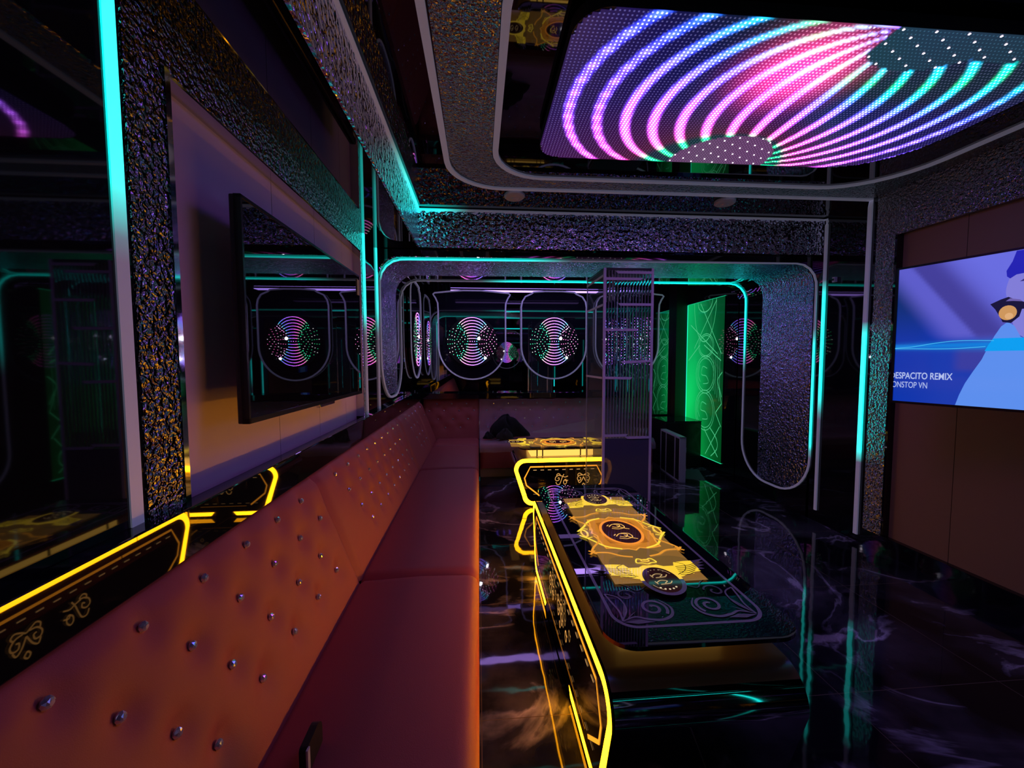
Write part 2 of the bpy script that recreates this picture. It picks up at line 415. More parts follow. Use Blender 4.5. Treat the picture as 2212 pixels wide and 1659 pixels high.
class Prof:
    """arc length along an arch profile -> point and inward normal"""
    def __init__(s, pr):
        s.p = [Vector((x, 0, z)) for (x, z), n in pr]; s.n = [Vector((n[0], 0, n[1])) for p, n in pr]; s.L = [0]
        for a, b in zip(s.p, s.p[1:]): s.L.append(s.L[-1] + (b - a).length)
    def at(s, l, v, lift=0.0):
        l = max(0, min(s.L[-1], l)); i = 0
        while i < len(s.L) - 2 and s.L[i + 1] < l: i += 1
        t = (l - s.L[i]) / (s.L[i + 1] - s.L[i]); p = s.p[i].lerp(s.p[i + 1], t); n = s.n[i].lerp(s.n[i + 1], t).normalized()
        p = p + n * lift; return Vector((p.x, arch_y(p.x, v), p.z)), n
AP = Prof(arch_profile(1.15, 0.17)); TOT = AP.L[-1]
def loop_path(inset=0.0, v1=1.0, r=0.40, lift=0.0, n=10):
    # closed loop in (s, v); corners rounded with radius r (metres) - v spans about 0.95 m
    W = 0.95; rv = r / W; out = []
    s0, s1 = inset, TOT - inset; v0 = inset / W
    k = 90
    for i in range(k + 1): out.append((s0 + r + (s1 - s0 - 2 * r) * i / k, v0))
    for i in range(1, n): a = -PI / 2 + PI / 2 * i / n; out.append((s1 - r + r * math.cos(a), v0 + rv + rv * math.sin(a)))
    out.append((s1, v0 + rv)); out.append((s1, v1 - rv))
    for i in range(1, n): a = PI / 2 * i / n; out.append((s1 - r + r * math.cos(a), v1 - rv + rv * math.sin(a)))
    for i in range(k + 1): out.append((s1 - r - (s1 - s0 - 2 * r) * i / k, v1))
    for i in range(1, n): a = PI / 2 + PI / 2 * i / n; out.append((s0 + r + r * math.cos(a), v1 - rv + rv * math.sin(a)))
    out.append((s0, v1 - rv)); out.append((s0, v0 + rv))
    for i in range(1, n): a = PI + PI / 2 * i / n; out.append((s0 + r + r * math.cos(a), v0 + rv + rv * math.sin(a)))
    return out
def arch_loop_lit(p):
    outer = p.y < arch_y(p.x, 0.5)
    if outer:
        a = (1 - smooth(0.25, 0.85, p.x)) * smooth(2.22, 2.30, p.z)
        b = smooth(1.78, 1.55, p.z) * smooth(0.62, 0.70, p.z) if p.x > 2.9 else 0
        return max(a, b)
    a = smooth(0.0, 0.5, p.x) if p.z > 2.1 else 0
    b = smooth(1.35, 1.75, p.z) if p.x > 2.9 else 0
    return max(a, b if p.z <= 2.2 else a)
lp = loop_path(); P3 = []; N3 = []
for s_, v_ in lp:
    p, n = AP.at(s_, v_, 0.002); P3.append(p); N3.append(n)
mb = MB(); rows = []; g = []; n = len(P3)
for i, p in enumerate(P3):
    T = (P3[(i + 1) % n] - P3[i - 1]).normalized(); N = N3[i]; Sd = T.cross(N).normalized(); w_ = 0.019; t = 0.010
    rows.append([p - Sd * w_ / 2, p - Sd * w_ / 2 + N * t, p + Sd * w_ / 2 + N * t, p + Sd * w_ / 2])
    l = arch_loop_lit(p); g += [tuple(c * l + i_ * (1 - l) for c, i_ in zip(CYAN, ADDED_GLOW))] * 4
rows.append(rows[0]); g += g[:4]
mb.grid(rows, closed=True, sm=False, g=g)
tag(mb.build('led_strip', 'led_strip'), 'cyan led strip looped in a rounded outline around the textured arch', 'led strip')
# hammered lining inside the loop
rows = []
K = 140
for i in range(K + 1):
    s_ = 0.03 + (TOT - 0.06) * i / K; d = min(s_, TOT - s_); r = 0.40; va, vb = 0.03, 0.72
    if d < r:
        e = 1 - math.sqrt(max(0, 1 - ((r - d) / r) ** 2)); va += e * 0.34; vb = min(vb, 0.97 - e * 0.40); vb = max(vb, va + 0.02)
    rows.append([tuple(AP.at(s_, va + (vb - va) * j / 8, 0.004)[0]) for j in range(9)])
trim(MB().grid(rows), 'hammered_arch', 'hammered metal lining of the arch')

# ------------------------------------------------------------------ led strips on walls and ceiling
def led(pts, normal, w_, t, lit, label, group=None, closed=False, step=0.06):
    mb = MB(); strip(mb, pts, normal, w_, t, lit, closed, step)
    return tag(mb.build('led_strip', 'led_strip'), label, 'led strip', group)
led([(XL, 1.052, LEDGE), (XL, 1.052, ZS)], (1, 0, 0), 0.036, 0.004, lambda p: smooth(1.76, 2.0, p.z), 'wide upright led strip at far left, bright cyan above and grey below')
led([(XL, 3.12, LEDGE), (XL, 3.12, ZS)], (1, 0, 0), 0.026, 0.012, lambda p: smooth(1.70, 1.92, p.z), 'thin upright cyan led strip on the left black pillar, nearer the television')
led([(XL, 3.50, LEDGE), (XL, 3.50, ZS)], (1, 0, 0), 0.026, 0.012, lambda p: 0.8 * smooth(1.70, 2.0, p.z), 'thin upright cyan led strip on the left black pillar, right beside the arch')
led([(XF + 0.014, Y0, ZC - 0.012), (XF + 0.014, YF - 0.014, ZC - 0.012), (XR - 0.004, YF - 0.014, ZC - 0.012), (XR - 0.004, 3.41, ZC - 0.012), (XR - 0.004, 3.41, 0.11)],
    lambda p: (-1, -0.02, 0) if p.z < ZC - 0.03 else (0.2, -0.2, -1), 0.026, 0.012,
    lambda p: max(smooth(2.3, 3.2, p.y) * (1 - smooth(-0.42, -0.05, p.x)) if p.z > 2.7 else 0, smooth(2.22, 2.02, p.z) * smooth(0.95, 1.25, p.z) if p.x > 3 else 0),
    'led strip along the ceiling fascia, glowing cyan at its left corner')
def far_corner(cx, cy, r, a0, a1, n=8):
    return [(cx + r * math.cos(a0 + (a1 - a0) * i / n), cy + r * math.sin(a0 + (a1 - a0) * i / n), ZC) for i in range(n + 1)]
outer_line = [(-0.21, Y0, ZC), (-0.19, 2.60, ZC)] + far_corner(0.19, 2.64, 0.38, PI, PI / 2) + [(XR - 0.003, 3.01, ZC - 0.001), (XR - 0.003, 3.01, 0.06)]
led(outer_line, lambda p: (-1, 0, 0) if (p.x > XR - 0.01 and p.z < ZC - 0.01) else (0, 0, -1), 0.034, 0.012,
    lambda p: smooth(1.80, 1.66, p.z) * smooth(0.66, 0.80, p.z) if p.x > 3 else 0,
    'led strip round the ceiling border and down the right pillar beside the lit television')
inner_line = [(x, y, ZC) for x, y in rnd_rect(0.11, 2.93, 1.20, 2.83, (0.30, 0.3, 0.45, 0.34))]
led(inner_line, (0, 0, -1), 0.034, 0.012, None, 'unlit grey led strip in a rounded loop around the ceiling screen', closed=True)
# hammered ceiling border between the two lines
hb = MB(); inn = rnd_rect(0.13 - 0.04, 2.95, 1.18, 2.85, (0.30, 0.3, 0.45, 0.34)); out = rnd_rect(-0.17, XR - 0.005, 0.98, 2.99, (0.4, 0.05, 0.05, 0.40))
hb.add([(x, y, ZC - 0.004) for x, y in inn + out], [(i, (i + 1) % len(inn), len(inn) + (i + 1) % len(inn), len(inn) + i) for i in range(len(inn))])
trim(hb, 'hammered', 'hammered metal border on the ceiling around the screen')

# ------------------------------------------------------------------ ceiling led screen
def hue(keys, t):
    if t <= keys[0][0]: return keys[0][1]
    for (a, ca), (b, cb) in zip(keys, keys[1:]):
        if t <= b:
            f = (t - a) / (b - a); return tuple(x + (y - x) * f for x, y in zip(ca, cb))
    return keys[-1][1]
G_, PK, MG, VI, BL, CY_ = (0.0, 0.10, 0.040), (0.34, 0.018, 0.17), (0.22, 0.016, 0.30), (0.065, 0.014, 0.42), (0.012, 0.020, 0.40), (0.0, 0.07, 0.13)
KEYS = [(-1.15, G_), (-0.95, G_), (-0.84, PK), (-0.58, MG), (-0.28, VI), (0.05, BL), (0.30, CY_), (0.46, G_), (0.8, CY_), (1.2, VI)]
def screen_color(x, y):
    A, B = (1.42, 2.36), (1.72, 1.34); x0, h, ym = 1.56, 0.48, 1.87
    dA = math.hypot((x - A[0]) * 0.92, y - A[1]) + 1e-4; dB = math.hypot(x - B[0], (y - B[1]) * 1.2) + 1e-4
    t = math.log(dA / dB)
    if dA < 0.27: return ((0.0055, 0.0020, 0.0060) , 'A')
    if dB < 0.30 and x > 1.50 or (x > 1.95 and y < 1.52 - (x - 1.95) * 0.05 and y < 1.55 - 0.16 * (x - 1.9)): return ((0.0006, 0.0018, 0.0030), 'B')
    dx = x - x0
    if abs(dx) < 1e-3: dx = 1e-3
    dy = y - ym; cx = (x * x + dy * dy - x0 * x0 - h * h) / (2 * dx); r = math.hypot(x0 - cx, h)
    m = cx - r if dx < 0 else cx + r
    ph = (m - 0.43) / 0.142
    b = max(0.0, math.cos(2 * PI * ph)) ** 2.6
    if m < 0.33 or m > 2.62: b = 0
    ang = math.atan2(y - ym, abs(x - cx))
    if (m < 0.60 or m > 2.35): b *= 0.45 + 0.55 * max(0, math.cos(2 * PI * (y - 1.4) / 0.085))
    c = hue(KEYS, t * 0.75)
    burst = math.exp(-(((x - 1.33) / 0.17) ** 2 + ((y - 1.62) / 0.17) ** 2))
    col = tuple(c[i] * (0.009 + 0.99 * b) + burst * (0.30, 0.010, 0.10)[i] * (0.30 + 0.70 * b) for i in range(3))
    col = tuple(max(v, (0.0003, 0.0002, 0.0016)[i]) for i, v in enumerate(col))
    return col, 'S'
scr = thing('led_screen', 'curved-pattern pink and violet led screen hanging under the black ceiling', 'led screen', (1.42, 1.885, 2.68))
SX0, SX1, SY0, SY1, SZ = 0.345, 2.50, 1.385, 2.39, 2.68
shape = rnd_rect(SX0, SX1, SY0, SY1, (0.13, 0.2, 0.38, 0.13), 10)
cab = MB().prism(shape, lambda u, v, d: (u, v, d), SZ + 0.002, SZ + 0.05); local(cab, scr.location).build('cabinet', 'black_matte', scr)
def inside(x, y, r=(0.13, 0.2, 0.38, 0.13)):
    m_ = 0.006
    if not (SX0 + m_ < x < SX1 - m_ and SY0 + m_ < y < SY1 - m_): return False
    for (cx, cy, rr, sx, sy) in ((SX0, SY0, r[0], 1, 1), (SX1, SY0, r[1], -1, 1), (SX1, SY1, r[2], -1, -1), (SX0, SY1, r[3], 1, -1)):
        ox, oy = cx + sx * rr, cy + sy * rr
        if (x - ox) * sx < 0 and (y - oy) * sy < 0 and math.hypot(x - ox, y - oy) > rr - m_: return False
    return True
bs = MB(); NX, NY = 172, 80
vid = {}
for i in range(NX + 1):
    for j in range(NY + 1):
        x = SX0 + (SX1 - SX0) * i / NX; y = SY0 + (SY1 - SY0) * j / NY
        c, k = screen_color(x, y); f = 1.0
        vid[i, j] = len(bs.v); bs.v.append((x, y, SZ)); bs.g.append(tuple(v * f for v in c)); bs.t.append((0, 0, 0))
for i in range(NX):
    for j in range(NY):
        if all(inside(SX0 + (SX1 - SX0) * (i + a) / NX, SY0 + (SY1 - SY0) * (j + b) / NY, (0.13, 0.2, 0.38, 0.13)) or
               (0 < i < NX - 1 and 0 < j < NY - 1 and False) for a in (0.05, 0.95) for b in (0.05, 0.95)) or \
           inside(SX0 + (SX1 - SX0) * (i + 0.5) / NX, SY0 + (SY1 - SY0) * (j + 0.5) / NY):
            bs.f.append([vid[i, j], vid[i + 1, j], vid[i + 1, j + 1], vid[i, j + 1]]); bs.sm.append(False)
local(bs, scr.location).build('display_face', 'screen_base', scr, recalc=False)
dm = MB(); pitch_ = 0.0163; a_ = 0.0032
def dot(mb, x, y, z, a, c): mb.add([(x - a, y - a, z), (x + a, y - a, z), (x + a, y + a, z), (x - a, y + a, z)], [(0, 1, 2, 3)], g=c)
ix = 0; x = SX0 + 0.010
while x < SX1:
    y = SY0 + 0.010; iy = 0
    while y < SY1:
        if inside(x, y):
            c, k = screen_color(x, y)
            if k == 'S':
                wht = max(c) * 0.22; dot(dm, x, y, SZ - 0.0015, a_, tuple(v + wht + (0.0008, 0.0007, 0.0016)[i_] for i_, v in enumerate(c)))
            else:
                big = (ix % 4 == 0 and (iy + (ix // 4 % 2) * 2) % 4 == 0)
                dot(dm, x, y, SZ - 0.0015, a_ * (1.05 if big else 0.7), (0.20, 0.16, 0.20) if big else tuple(v * 1.5 for v in c))
        y += pitch_; iy += 1
    x += pitch_; ix += 1
local(dm, scr.location).build('led_pixels', 'dots', scr, recalc=False)['kind'] = 'stuff'

# ------------------------------------------------------------------ round led displays
def disc_dots():
    mb = MB(); R = 0.355; f = 0.215
    def put(x, z, c, a=0.0045):
        if x * x + z * z < R * R: mb.add([(x - a, 0, z - a), (x + a, 0, z - a), (x + a, 0, z + a), (x - a, 0, z + a)], [(0, 1, 2, 3)], g=c)
    # arcs through both foci, bowing away from the middle
    m = -0.335
    while m <= 0.350:
        mm = m if abs(m) > 0.004 else 0.004
        cz = (mm * mm - f * f) / (2 * mm); r = abs(mm - cz)
        n = int(2 * PI * r / 0.0165); n = min(n, 900)
        for i in range(n):
            a = 2 * PI * i / n; x, z = r * math.sin(a), cz + (r if mm > cz else -r) * math.cos(a)
            if (z > 0) != (mm > 0) and abs(z) > 0.01: continue
            dl, dr = math.hypot(x + f, z), math.hypot(x - f, z); t = math.log((dl + 1e-4) / (dr + 1e-4))
            if abs(t) > 0.86: continue
            c = hue([(-1.25, (0.0, 0.7, 0.22)), (-0.62, (0.02, 0.6, 0.25)), (-0.45, (0.9, 0.16, 0.5)), (-0.2, (0.75, 0.12, 0.70)), (0.1, (0.40, 0.10, 0.95)), (0.5, (0.14, 0.16, 0.9)), (0.62, (0.03, 0.55, 0.75)), (0.72, (0.8, 0.4, 0.9)), (1.25, (0.8, 0.1, 0.6))], t)
            if abs(t) > 0.62 and i % 2: continue
            put(x, z, tuple(v * 0.9 for v in c), 0.0030)
        m += 0.0425
    for sgn in (-1, 1):
        for k, rr in enumerate((0.030, 0.060, 0.092, 0.124, 0.152)):
            n = 5 + 3 * k
            for i in range(n):
                a = 2 * PI * (i + 0.5 * (k % 2)) / n; x = sgn * (f + 0.012) + rr * math.cos(a); z = rr * 1.25 * math.sin(a)
                if abs(x) < 0.10 + 0.6 * abs(z) * 0: continue
                c = ((0.02, 0.40, 0.16) if (i + k) % 3 else (0.6, 0.6, 0.6)) if sgn < 0 else ((0.7, 0.12, 0.40) if (i + k) % 3 else (0.8, 0.65, 0.8))
                put(x, z, tuple(v * 0.30 for v in c), 0.0034)
    for (bx, bz, rr) in ((0.095, 0.045, 0.015), (0.185, -0.235, 0.011)):
        for k in range(5):
            for i in range(1 + 6 * k):
                a = 2 * PI * i / (1 + 6 * k); put(bx + rr * k / 4 * math.cos(a), bz + rr * k / 4 * math.sin(a), (1.3, 1.15, 1.4), 0.004)
    return mb
dd = disc_dots()
ddo = None
def disc(loc, rz, label):
    global ddo
    t = thing('led_disc', label, 'led display', loc, 'round led displays on the dark arch panels'); t.rotation_euler.z = rz
    if ddo is None:
        MB().lathe([(0.352, 0.0), (0.360, -0.004), (0.360, -0.014)], (0, 0, 0), 'Y', 48).build('display_disc', 'black_matte', t)
        ddo = MB(); o = dd.build('led_pixels', 'disc_dots', t, loc=(0, -0.018, 0), recalc=False); o['kind'] = 'stuff'; ddo = t
    else:
        for ch in ddo.children:
            c = ch.copy(); C.objects.link(c); c.parent = t
    return t
def arch_panel(flare_l, flare_r, w=0.96):
    h = w / 2; P = []
    top = 0.72; cz = -0.06            # local z: 0 = 1.77 m
    for i in range(25):
        a = PI + PI * i / 24; P.append((h * math.cos(a), cz + h * math.sin(a)))
    if flare_r: P += [(h, 0.45), (h + 0.005, 0.55), (h + 0.035, 0.62), (h + 0.07, 0.672), (h + 0.045, 0.692)]
    else: P += [(h, 0.50), (h - 0.015, 0.58), (h - 0.06, 0.65), (h - 0.15, 0.69)]
    P += [(0.30, 0.715), (0.12, 0.728), (-0.12, 0.728), (-0.30, 0.715)]
    if flare_l: P += [(-h - 0.045, 0.692), (-h - 0.07, 0.672), (-h - 0.035, 0.62), (-h - 0.005, 0.55), (-h, 0.45)]
    else: P += [(-h + 0.15, 0.69), (-h + 0.06, 0.65), (-h + 0.015, 0.58), (-h, 0.50)]
    return P
def wall_panel(loc, rz, fl, fr, label, w=0.96, scale=1.0):
    t = thing('arch_panel', label, 'wall panel', loc, 'dark glass panels with rounded bottoms'); t.rotation_euler.z = rz
    P = arch_panel(fl, fr, w)
    MB().prism(P, lambda u, v, d: (u, d, v), 0.0, 0.025).build('glass', 'panel_glass', t)
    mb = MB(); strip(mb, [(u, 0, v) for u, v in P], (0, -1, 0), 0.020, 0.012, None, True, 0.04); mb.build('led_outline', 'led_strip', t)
    return t
for cx, fl, fr, lab, dl in ((-0.09, 1, 1, 'dark panel with flared top corners on the mirror wall, nearest the left corner', 'round led display with hourglass pattern, left one above the far sofa'),
                            (1.10, 0, 0, 'dark round-bottomed panel on the mirror wall, second from the left corner', 'round led display with hourglass pattern, just left of the glass cabinet'),
                            (2.20, 0, 1, 'dark panel on the mirror wall mostly hidden behind the glass cabinet', 'round led display seen through the glass cabinet')):
    wall_panel((cx, YB - 0.045, 1.77), 0, fl, fr, lab); disc((cx, YB - 0.052, 1.77), 0, dl)
wall_panel((XL + 0.045, 5.33, 1.77), -PI / 2 + PI, 0, 0, 'narrow-looking dark arch panel on the left wall past the arch', 0.86)
disc((XL + 0.052, 5.33, 1.77), PI / 2, 'round led display on the left wall seen edge-on')
wall_panel((0.95, Y0 + 0.045, 1.77), PI, 0, 0, 'dark arch panel behind the camera seen small in the mirror'); disc((0.95, Y0 + 0.052, 1.77), PI, 'small round led display seen reflected between the two arch panels')
led([(-0.45, Y0 + 0.001, 2.58), (2.9, Y0 + 0.001, 2.58)], (0, 1, 0), 0.03, 0.012, lambda p: 1.0, 'straight cyan led strip across the wall behind the camera')
led([(2.6, Y0 + 0.02, 0.6), (2.6, Y0 + 0.02, 2.2)], (0, 1, 0), 0.03, 0.012, lambda p: 1.0, 'upright cyan led strip on the wall behind the camera')
# mirror on the left wall past the arch
trim(MB().box(XL, XL + 0.008, 4.64, 5.885, LEDGE, 2.60), 'dark_mirror', 'dark mirror on the left wall beyond the arch')

# violet led bar added to brighten the far bay, inferred from streaks in the mirror
lb = thing('added_ceiling_light', 'added violet led light bar on the far bay ceiling, seen reflected in the mirror wall', 'added ceiling light', (0.75, 5.30, 2.62))
MB().box(-1.20, 1.20, -0.07, 0.07, -0.012, 0.0).build('mount', 'black_matte', lb)
MB().box(-1.18, 1.18, -0.06, 0.06, -0.022, -0.012, g=(0.42, 0.24, 0.90)).build('diffuser', 'violet_led', lb)

# ------------------------------------------------------------------ televisions
def tv_right():
    t = thing('television', 'large lit television on the brown board at right showing a blue music video', 'television', (2.62, 2.35, 1.645))
    d = Vector((0.272, -0.962, 0)); t.rotation_euler.z = math.atan2(d.y, d.x)     # local +x runs along the screen, local -y faces the room? set below
    W, H = 1.48, 0.83
    # local frame: x along the screen from its far end, z up, +y is away from the room
    MB().box(-0.006, W + 0.006, 0.004, 0.045, -H / 2 - 0.006, H / 2 + 0.006).build('housing', 'tv_bezel', t, bevel=0.003)
    bz = MB()
    for a, b, c, e in ((-0.006, 0.007, -H / 2 - 0.006, H / 2 + 0.006), (W - 0.007, W + 0.006, -H / 2 - 0.006, H / 2 + 0.006), (-0.006, W + 0.006, -H / 2 - 0.006, -H / 2 + 0.008), (-0.006, W + 0.006, H / 2 - 0.006, H / 2 + 0.006)):
        bz.box(a, b, -0.006, 0.006, c, e)
    bz.build('bezel', 'tv_bezel', t)
    MB().box(0.35, 1.1, 0.045, 0.12, -0.2, 0.2).build('wall_bracket', 'black_matte', t)
    pm = MB(); NX_, NZ = 148, 50; rows = []; g = []
    NAVY = srgb(8, 44, 110); COB = srgb(10, 52, 170); LOWB = srgb(28, 58, 172); VEIL = srgb(92, 92, 200); VD = srgb(66, 62, 152); PALE = srgb(104, 108, 222)
    mixc = lambda a, b, f: tuple(x + (y - x) * max(0, min(1, f)) for x, y in zip(a, b))
    for i in range(NX_ + 1):
        r_ = []
        for j in range(NZ + 1):
            u = i / NX_; v = j / NZ; q = u / 0.34         # 0.34 of the width is what the photograph shows
            c = mixc(COB, NAVY, smooth(0.35, 0.8, v) * (1 - smooth(0.2, 0.55, q)))
            if v < 0.42: c = mixc(c, LOWB, smooth(0.0, 0.6, q))
            dg = q - (1 - v) * 1.10                        # diagonal veil running down to the right
            c = mixc(c, VEIL, smooth(-0.28, 0.02, dg) * smooth(0.42, 0.50, v))
            c = mixc(c, VD, smooth(0.10, 0.16, dg) * smooth(0.42, 0.50, v) * (1 - smooth(0.28, 0.55, dg)))
            c = mixc(c, PALE, smooth(0.35, 0.7, dg) * smooth(0.42, 0.50, v))
            c = mixc(c, VD, 0.7 * smooth(0.5, 0.62, q) * smooth(0.22, 0.27, v) * (1 - smooth(0.37, 0.41, v)))
            beam = math.exp(-((v - 0.415) / (0.018 + 0.012 * q)) ** 2)
            c = mixc(c, srgb(16, 136, 228), 0.85 * beam)
            r_.append((0.004 + u * (W - 0.008), 0, -H / 2 + 0.004 + v * (H - 0.008))); g.append(c)
        rows.append(r_)
    pm.grid(rows, sm=False, g=g)
    P = Print(lambda u, v, h: (u * W, -h, -H / 2 + v * H)); P.mb = pm
    shirt = srgb(92, 142, 236)
    P.fill(catmull([(0.318, 0.83), (0.311, 0.74), (0.322, 0.66), (0.330, 0.56), (0.350, 0.47), (0.41, 0.42), (0.48, 0.47), (0.52, 0.60), (0.53, 0.78), (0.50, 0.92), (0.42, 0.97), (0.34, 0.93)], 4, True), srgb(128, 124, 214))
    P.fill([(0.198, 0.004), (0.208, 0.08), (0.222, 0.16), (0.240, 0.235), (0.262, 0.32), (0.276, 0.40), (0.290, 0.47), (0.305, 0.53), (0.320, 0.556), (0.336, 0.53), (0.352, 0.46), (0.40, 0.40), (0.48, 0.42), (0.58, 0.34), (0.68, 0.24), (0.74, 0.004)], shirt)
    P.fill([(0.268, 0.375), (0.278, 0.42), (0.288, 0.455), (0.46, 0.455), (0.50, 0.375)], srgb(10, 158, 240))
    P.fill([(0.309, 0.875), (0.311, 0.84), (0.319, 0.825), (0.333, 0.845), (0.36, 0.85), (0.42, 0.87), (0.49, 0.84), (0.53, 0.74), (0.545, 0.86), (0.50, 0.985), (0.33, 0.99), (0.322, 0.93)], srgb(34, 34, 176))
    P.fill([(0.275, 0.675), (0.30, 0.700), (0.318, 0.712), (0.335, 0.690), (0.36, 0.668), (0.37, 0.640), (0.352, 0.640), (0.346, 0.585), (0.328, 0.548), (0.308, 0.556), (0.298, 0.600), (0.288, 0.640)], srgb(24, 20, 56))
    P.fill([(0.322, 0.702), (0.345, 0.690), (0.352, 0.676), (0.33, 0.684), (0.312, 0.686)], srgb(110, 96, 170))
    P.fill(circle(0.3185, 0.613, 0.0215, 0.046, 20), srgb(205, 150, 92)); P.fill(circle(0.322, 0.592, 0.010, 0.020, 14), srgb(224, 172, 120))
    P.fill(circle(0.425, 0.613, 0.034, 0.055, 20), srgb(24, 20, 56)); P.fill(circle(0.425, 0.613, 0.026, 0.045, 20), srgb(205, 150, 92)); P.fill([(0.35, 0.650), (0.40, 0.655), (0.40, 0.635), (0.35, 0.630)], srgb(24, 20, 56))
    P.fill([(0.342, 0.800), (0.352, 0.815), (0.385, 0.815), (0.37, 0.800)], srgb(50, 44, 120))
    P.fill([(0.375, 0.49), (0.40, 0.50), (0.425, 0.49), (0.40, 0.48)], srgb(160, 70, 120))
    P.stroke(catmull([(0.002, 0.407), (0.06, 0.414), (0.13, 0.436), (0.20, 0.448), (0.29, 0.442)], 6), 0.0045, srgb(70, 186, 240))
    P.stroke(catmull([(0.002, 0.403), (0.06, 0.401), (0.13, 0.396), (0.20, 0.396), (0.27, 0.405)], 6), 0.0045, srgb(70, 186, 240))
    pic = P.mb.build('picture', 'picture', t, recalc=False)
    for txt, u0_, u1_, v, cap, bold in (('DESPACITO REMIX', -0.006, 0.188, 0.180, 0.047, 0.014), ('NONSTOP VN', -0.015, 0.115, 0.113, 0.044, 0.0)):
        cu = bpy.data.curves.new('caption', 'FONT'); cu.body = txt; cu.size = 1.0; cu.offset = bold; cu.extrude = 0
        to = bpy.data.objects.new('caption', cu); C.objects.link(to); bpy.context.view_layer.update()
        me = bpy.data.meshes.new_from_object(to.evaluated_get(bpy.context.evaluated_depsgraph_get())); bpy.data.objects.remove(to)
        xs = [q.co.x for q in me.vertices]; ys = [q.co.y for q in me.vertices]; x0, x1, y1 = min(xs), max(xs), max(ys)
        # letters start under the left edge of the picture: clip there
        vs = [(u0_ * W + (q.co.x - x0) / (x1 - x0) * (u1_ - u0_) * W, -0.0040, -H / 2 + (v + q.co.y / y1 * cap) * H) for q in me.vertices]
        fs = [list(p.vertices) for p in me.polygons if min(vs[k][0] for k in p.vertices) > -0.002]
        cap_ = MB(); cap_.add(vs, fs, g=srgb(176, 190, 236)); cap_.build('caption', 'picture', pic, recalc=False)
    return t
tv_right()

def tv_left():
    a = Vector((-0.760, 1.39, 0)); b = Vector((-0.752, 2.655, 0)); d = (b - a).normalized(); W = (b - a).length; H = 0.745
    t = thing('television', 'switched-off black television on the grey board above the sofa', 'television', (a.x, a.y, 1.665)); t.rotation_euler.z = math.atan2(d.y, d.x)
    # local: x along the screen, -y faces the room
    MB().box(0, W, 0.004, 0.035, -H / 2, H / 2).build('housing', 'tv_bezel', t, bevel=0.004)
    MB().box(0.010, W - 0.010, 0.0, 0.005, -H / 2 + 0.018, H / 2 - 0.010).build('screen', 'tv_screen', t)
    bz = MB(); bz.box(0, 0.010, -0.003, 0.02, -H / 2, H / 2); bz.box(W - 0.010, W, -0.003, 0.02, -H / 2, H / 2); bz.box(0, W, -0.003, 0.02, H / 2 - 0.010, H / 2); bz.box(0, W, -0.003, 0.02, -H / 2, -H / 2 + 0.018)
    bzo = bz.build('bezel', 'tv_bezel', t)
    MB().box(W * 0.47, W * 0.62, -0.001, 0.02, -H / 2 - 0.014, -H / 2 + 0.002).build('sensor_bar', 'dark_chrome', t, bevel=0.003)
    MB().box(0.4, 0.9, 0.035, 0.135, -0.2, 0.2).build('wall_bracket', 'black_matte', t)
    s_ = MB(); s_.box(W - 0.055, W - 0.012, -0.0045, -0.003 + 0.0005, H / 2 - 0.125, H / 2 - 0.030); s_.build('sticker', 'sticker', bzo)['label'] = 'pale yellow energy sticker'
    MB().box(W - 0.050, W - 0.038, -0.0045, -0.0025, -H / 2 + 0.090, -H / 2 + 0.104).build('indicator_label', 'white_plastic', bzo)
    return t
tv_left()

# ------------------------------------------------------------------ ledge behind the sofa
lg = MB(); lg.box(XL + 0.0005, -0.80, Y0, 5.88, 0.958, LEDGE)
tag(lg.build('sofa_ledge', 'ledge_gloss', bevel=0.004), 'glossy black ledge running along the left wall above the sofa back', 'ledge')
lg2 = MB(); lg2.box(-0.798, 2.55, 5.72, 5.88, 0.958, 1.04)
tag(lg2.build('sofa_ledge', 'ledge_gloss', bevel=0.004), 'glossy black ledge under the mirror behind the far sofa', 'ledge')

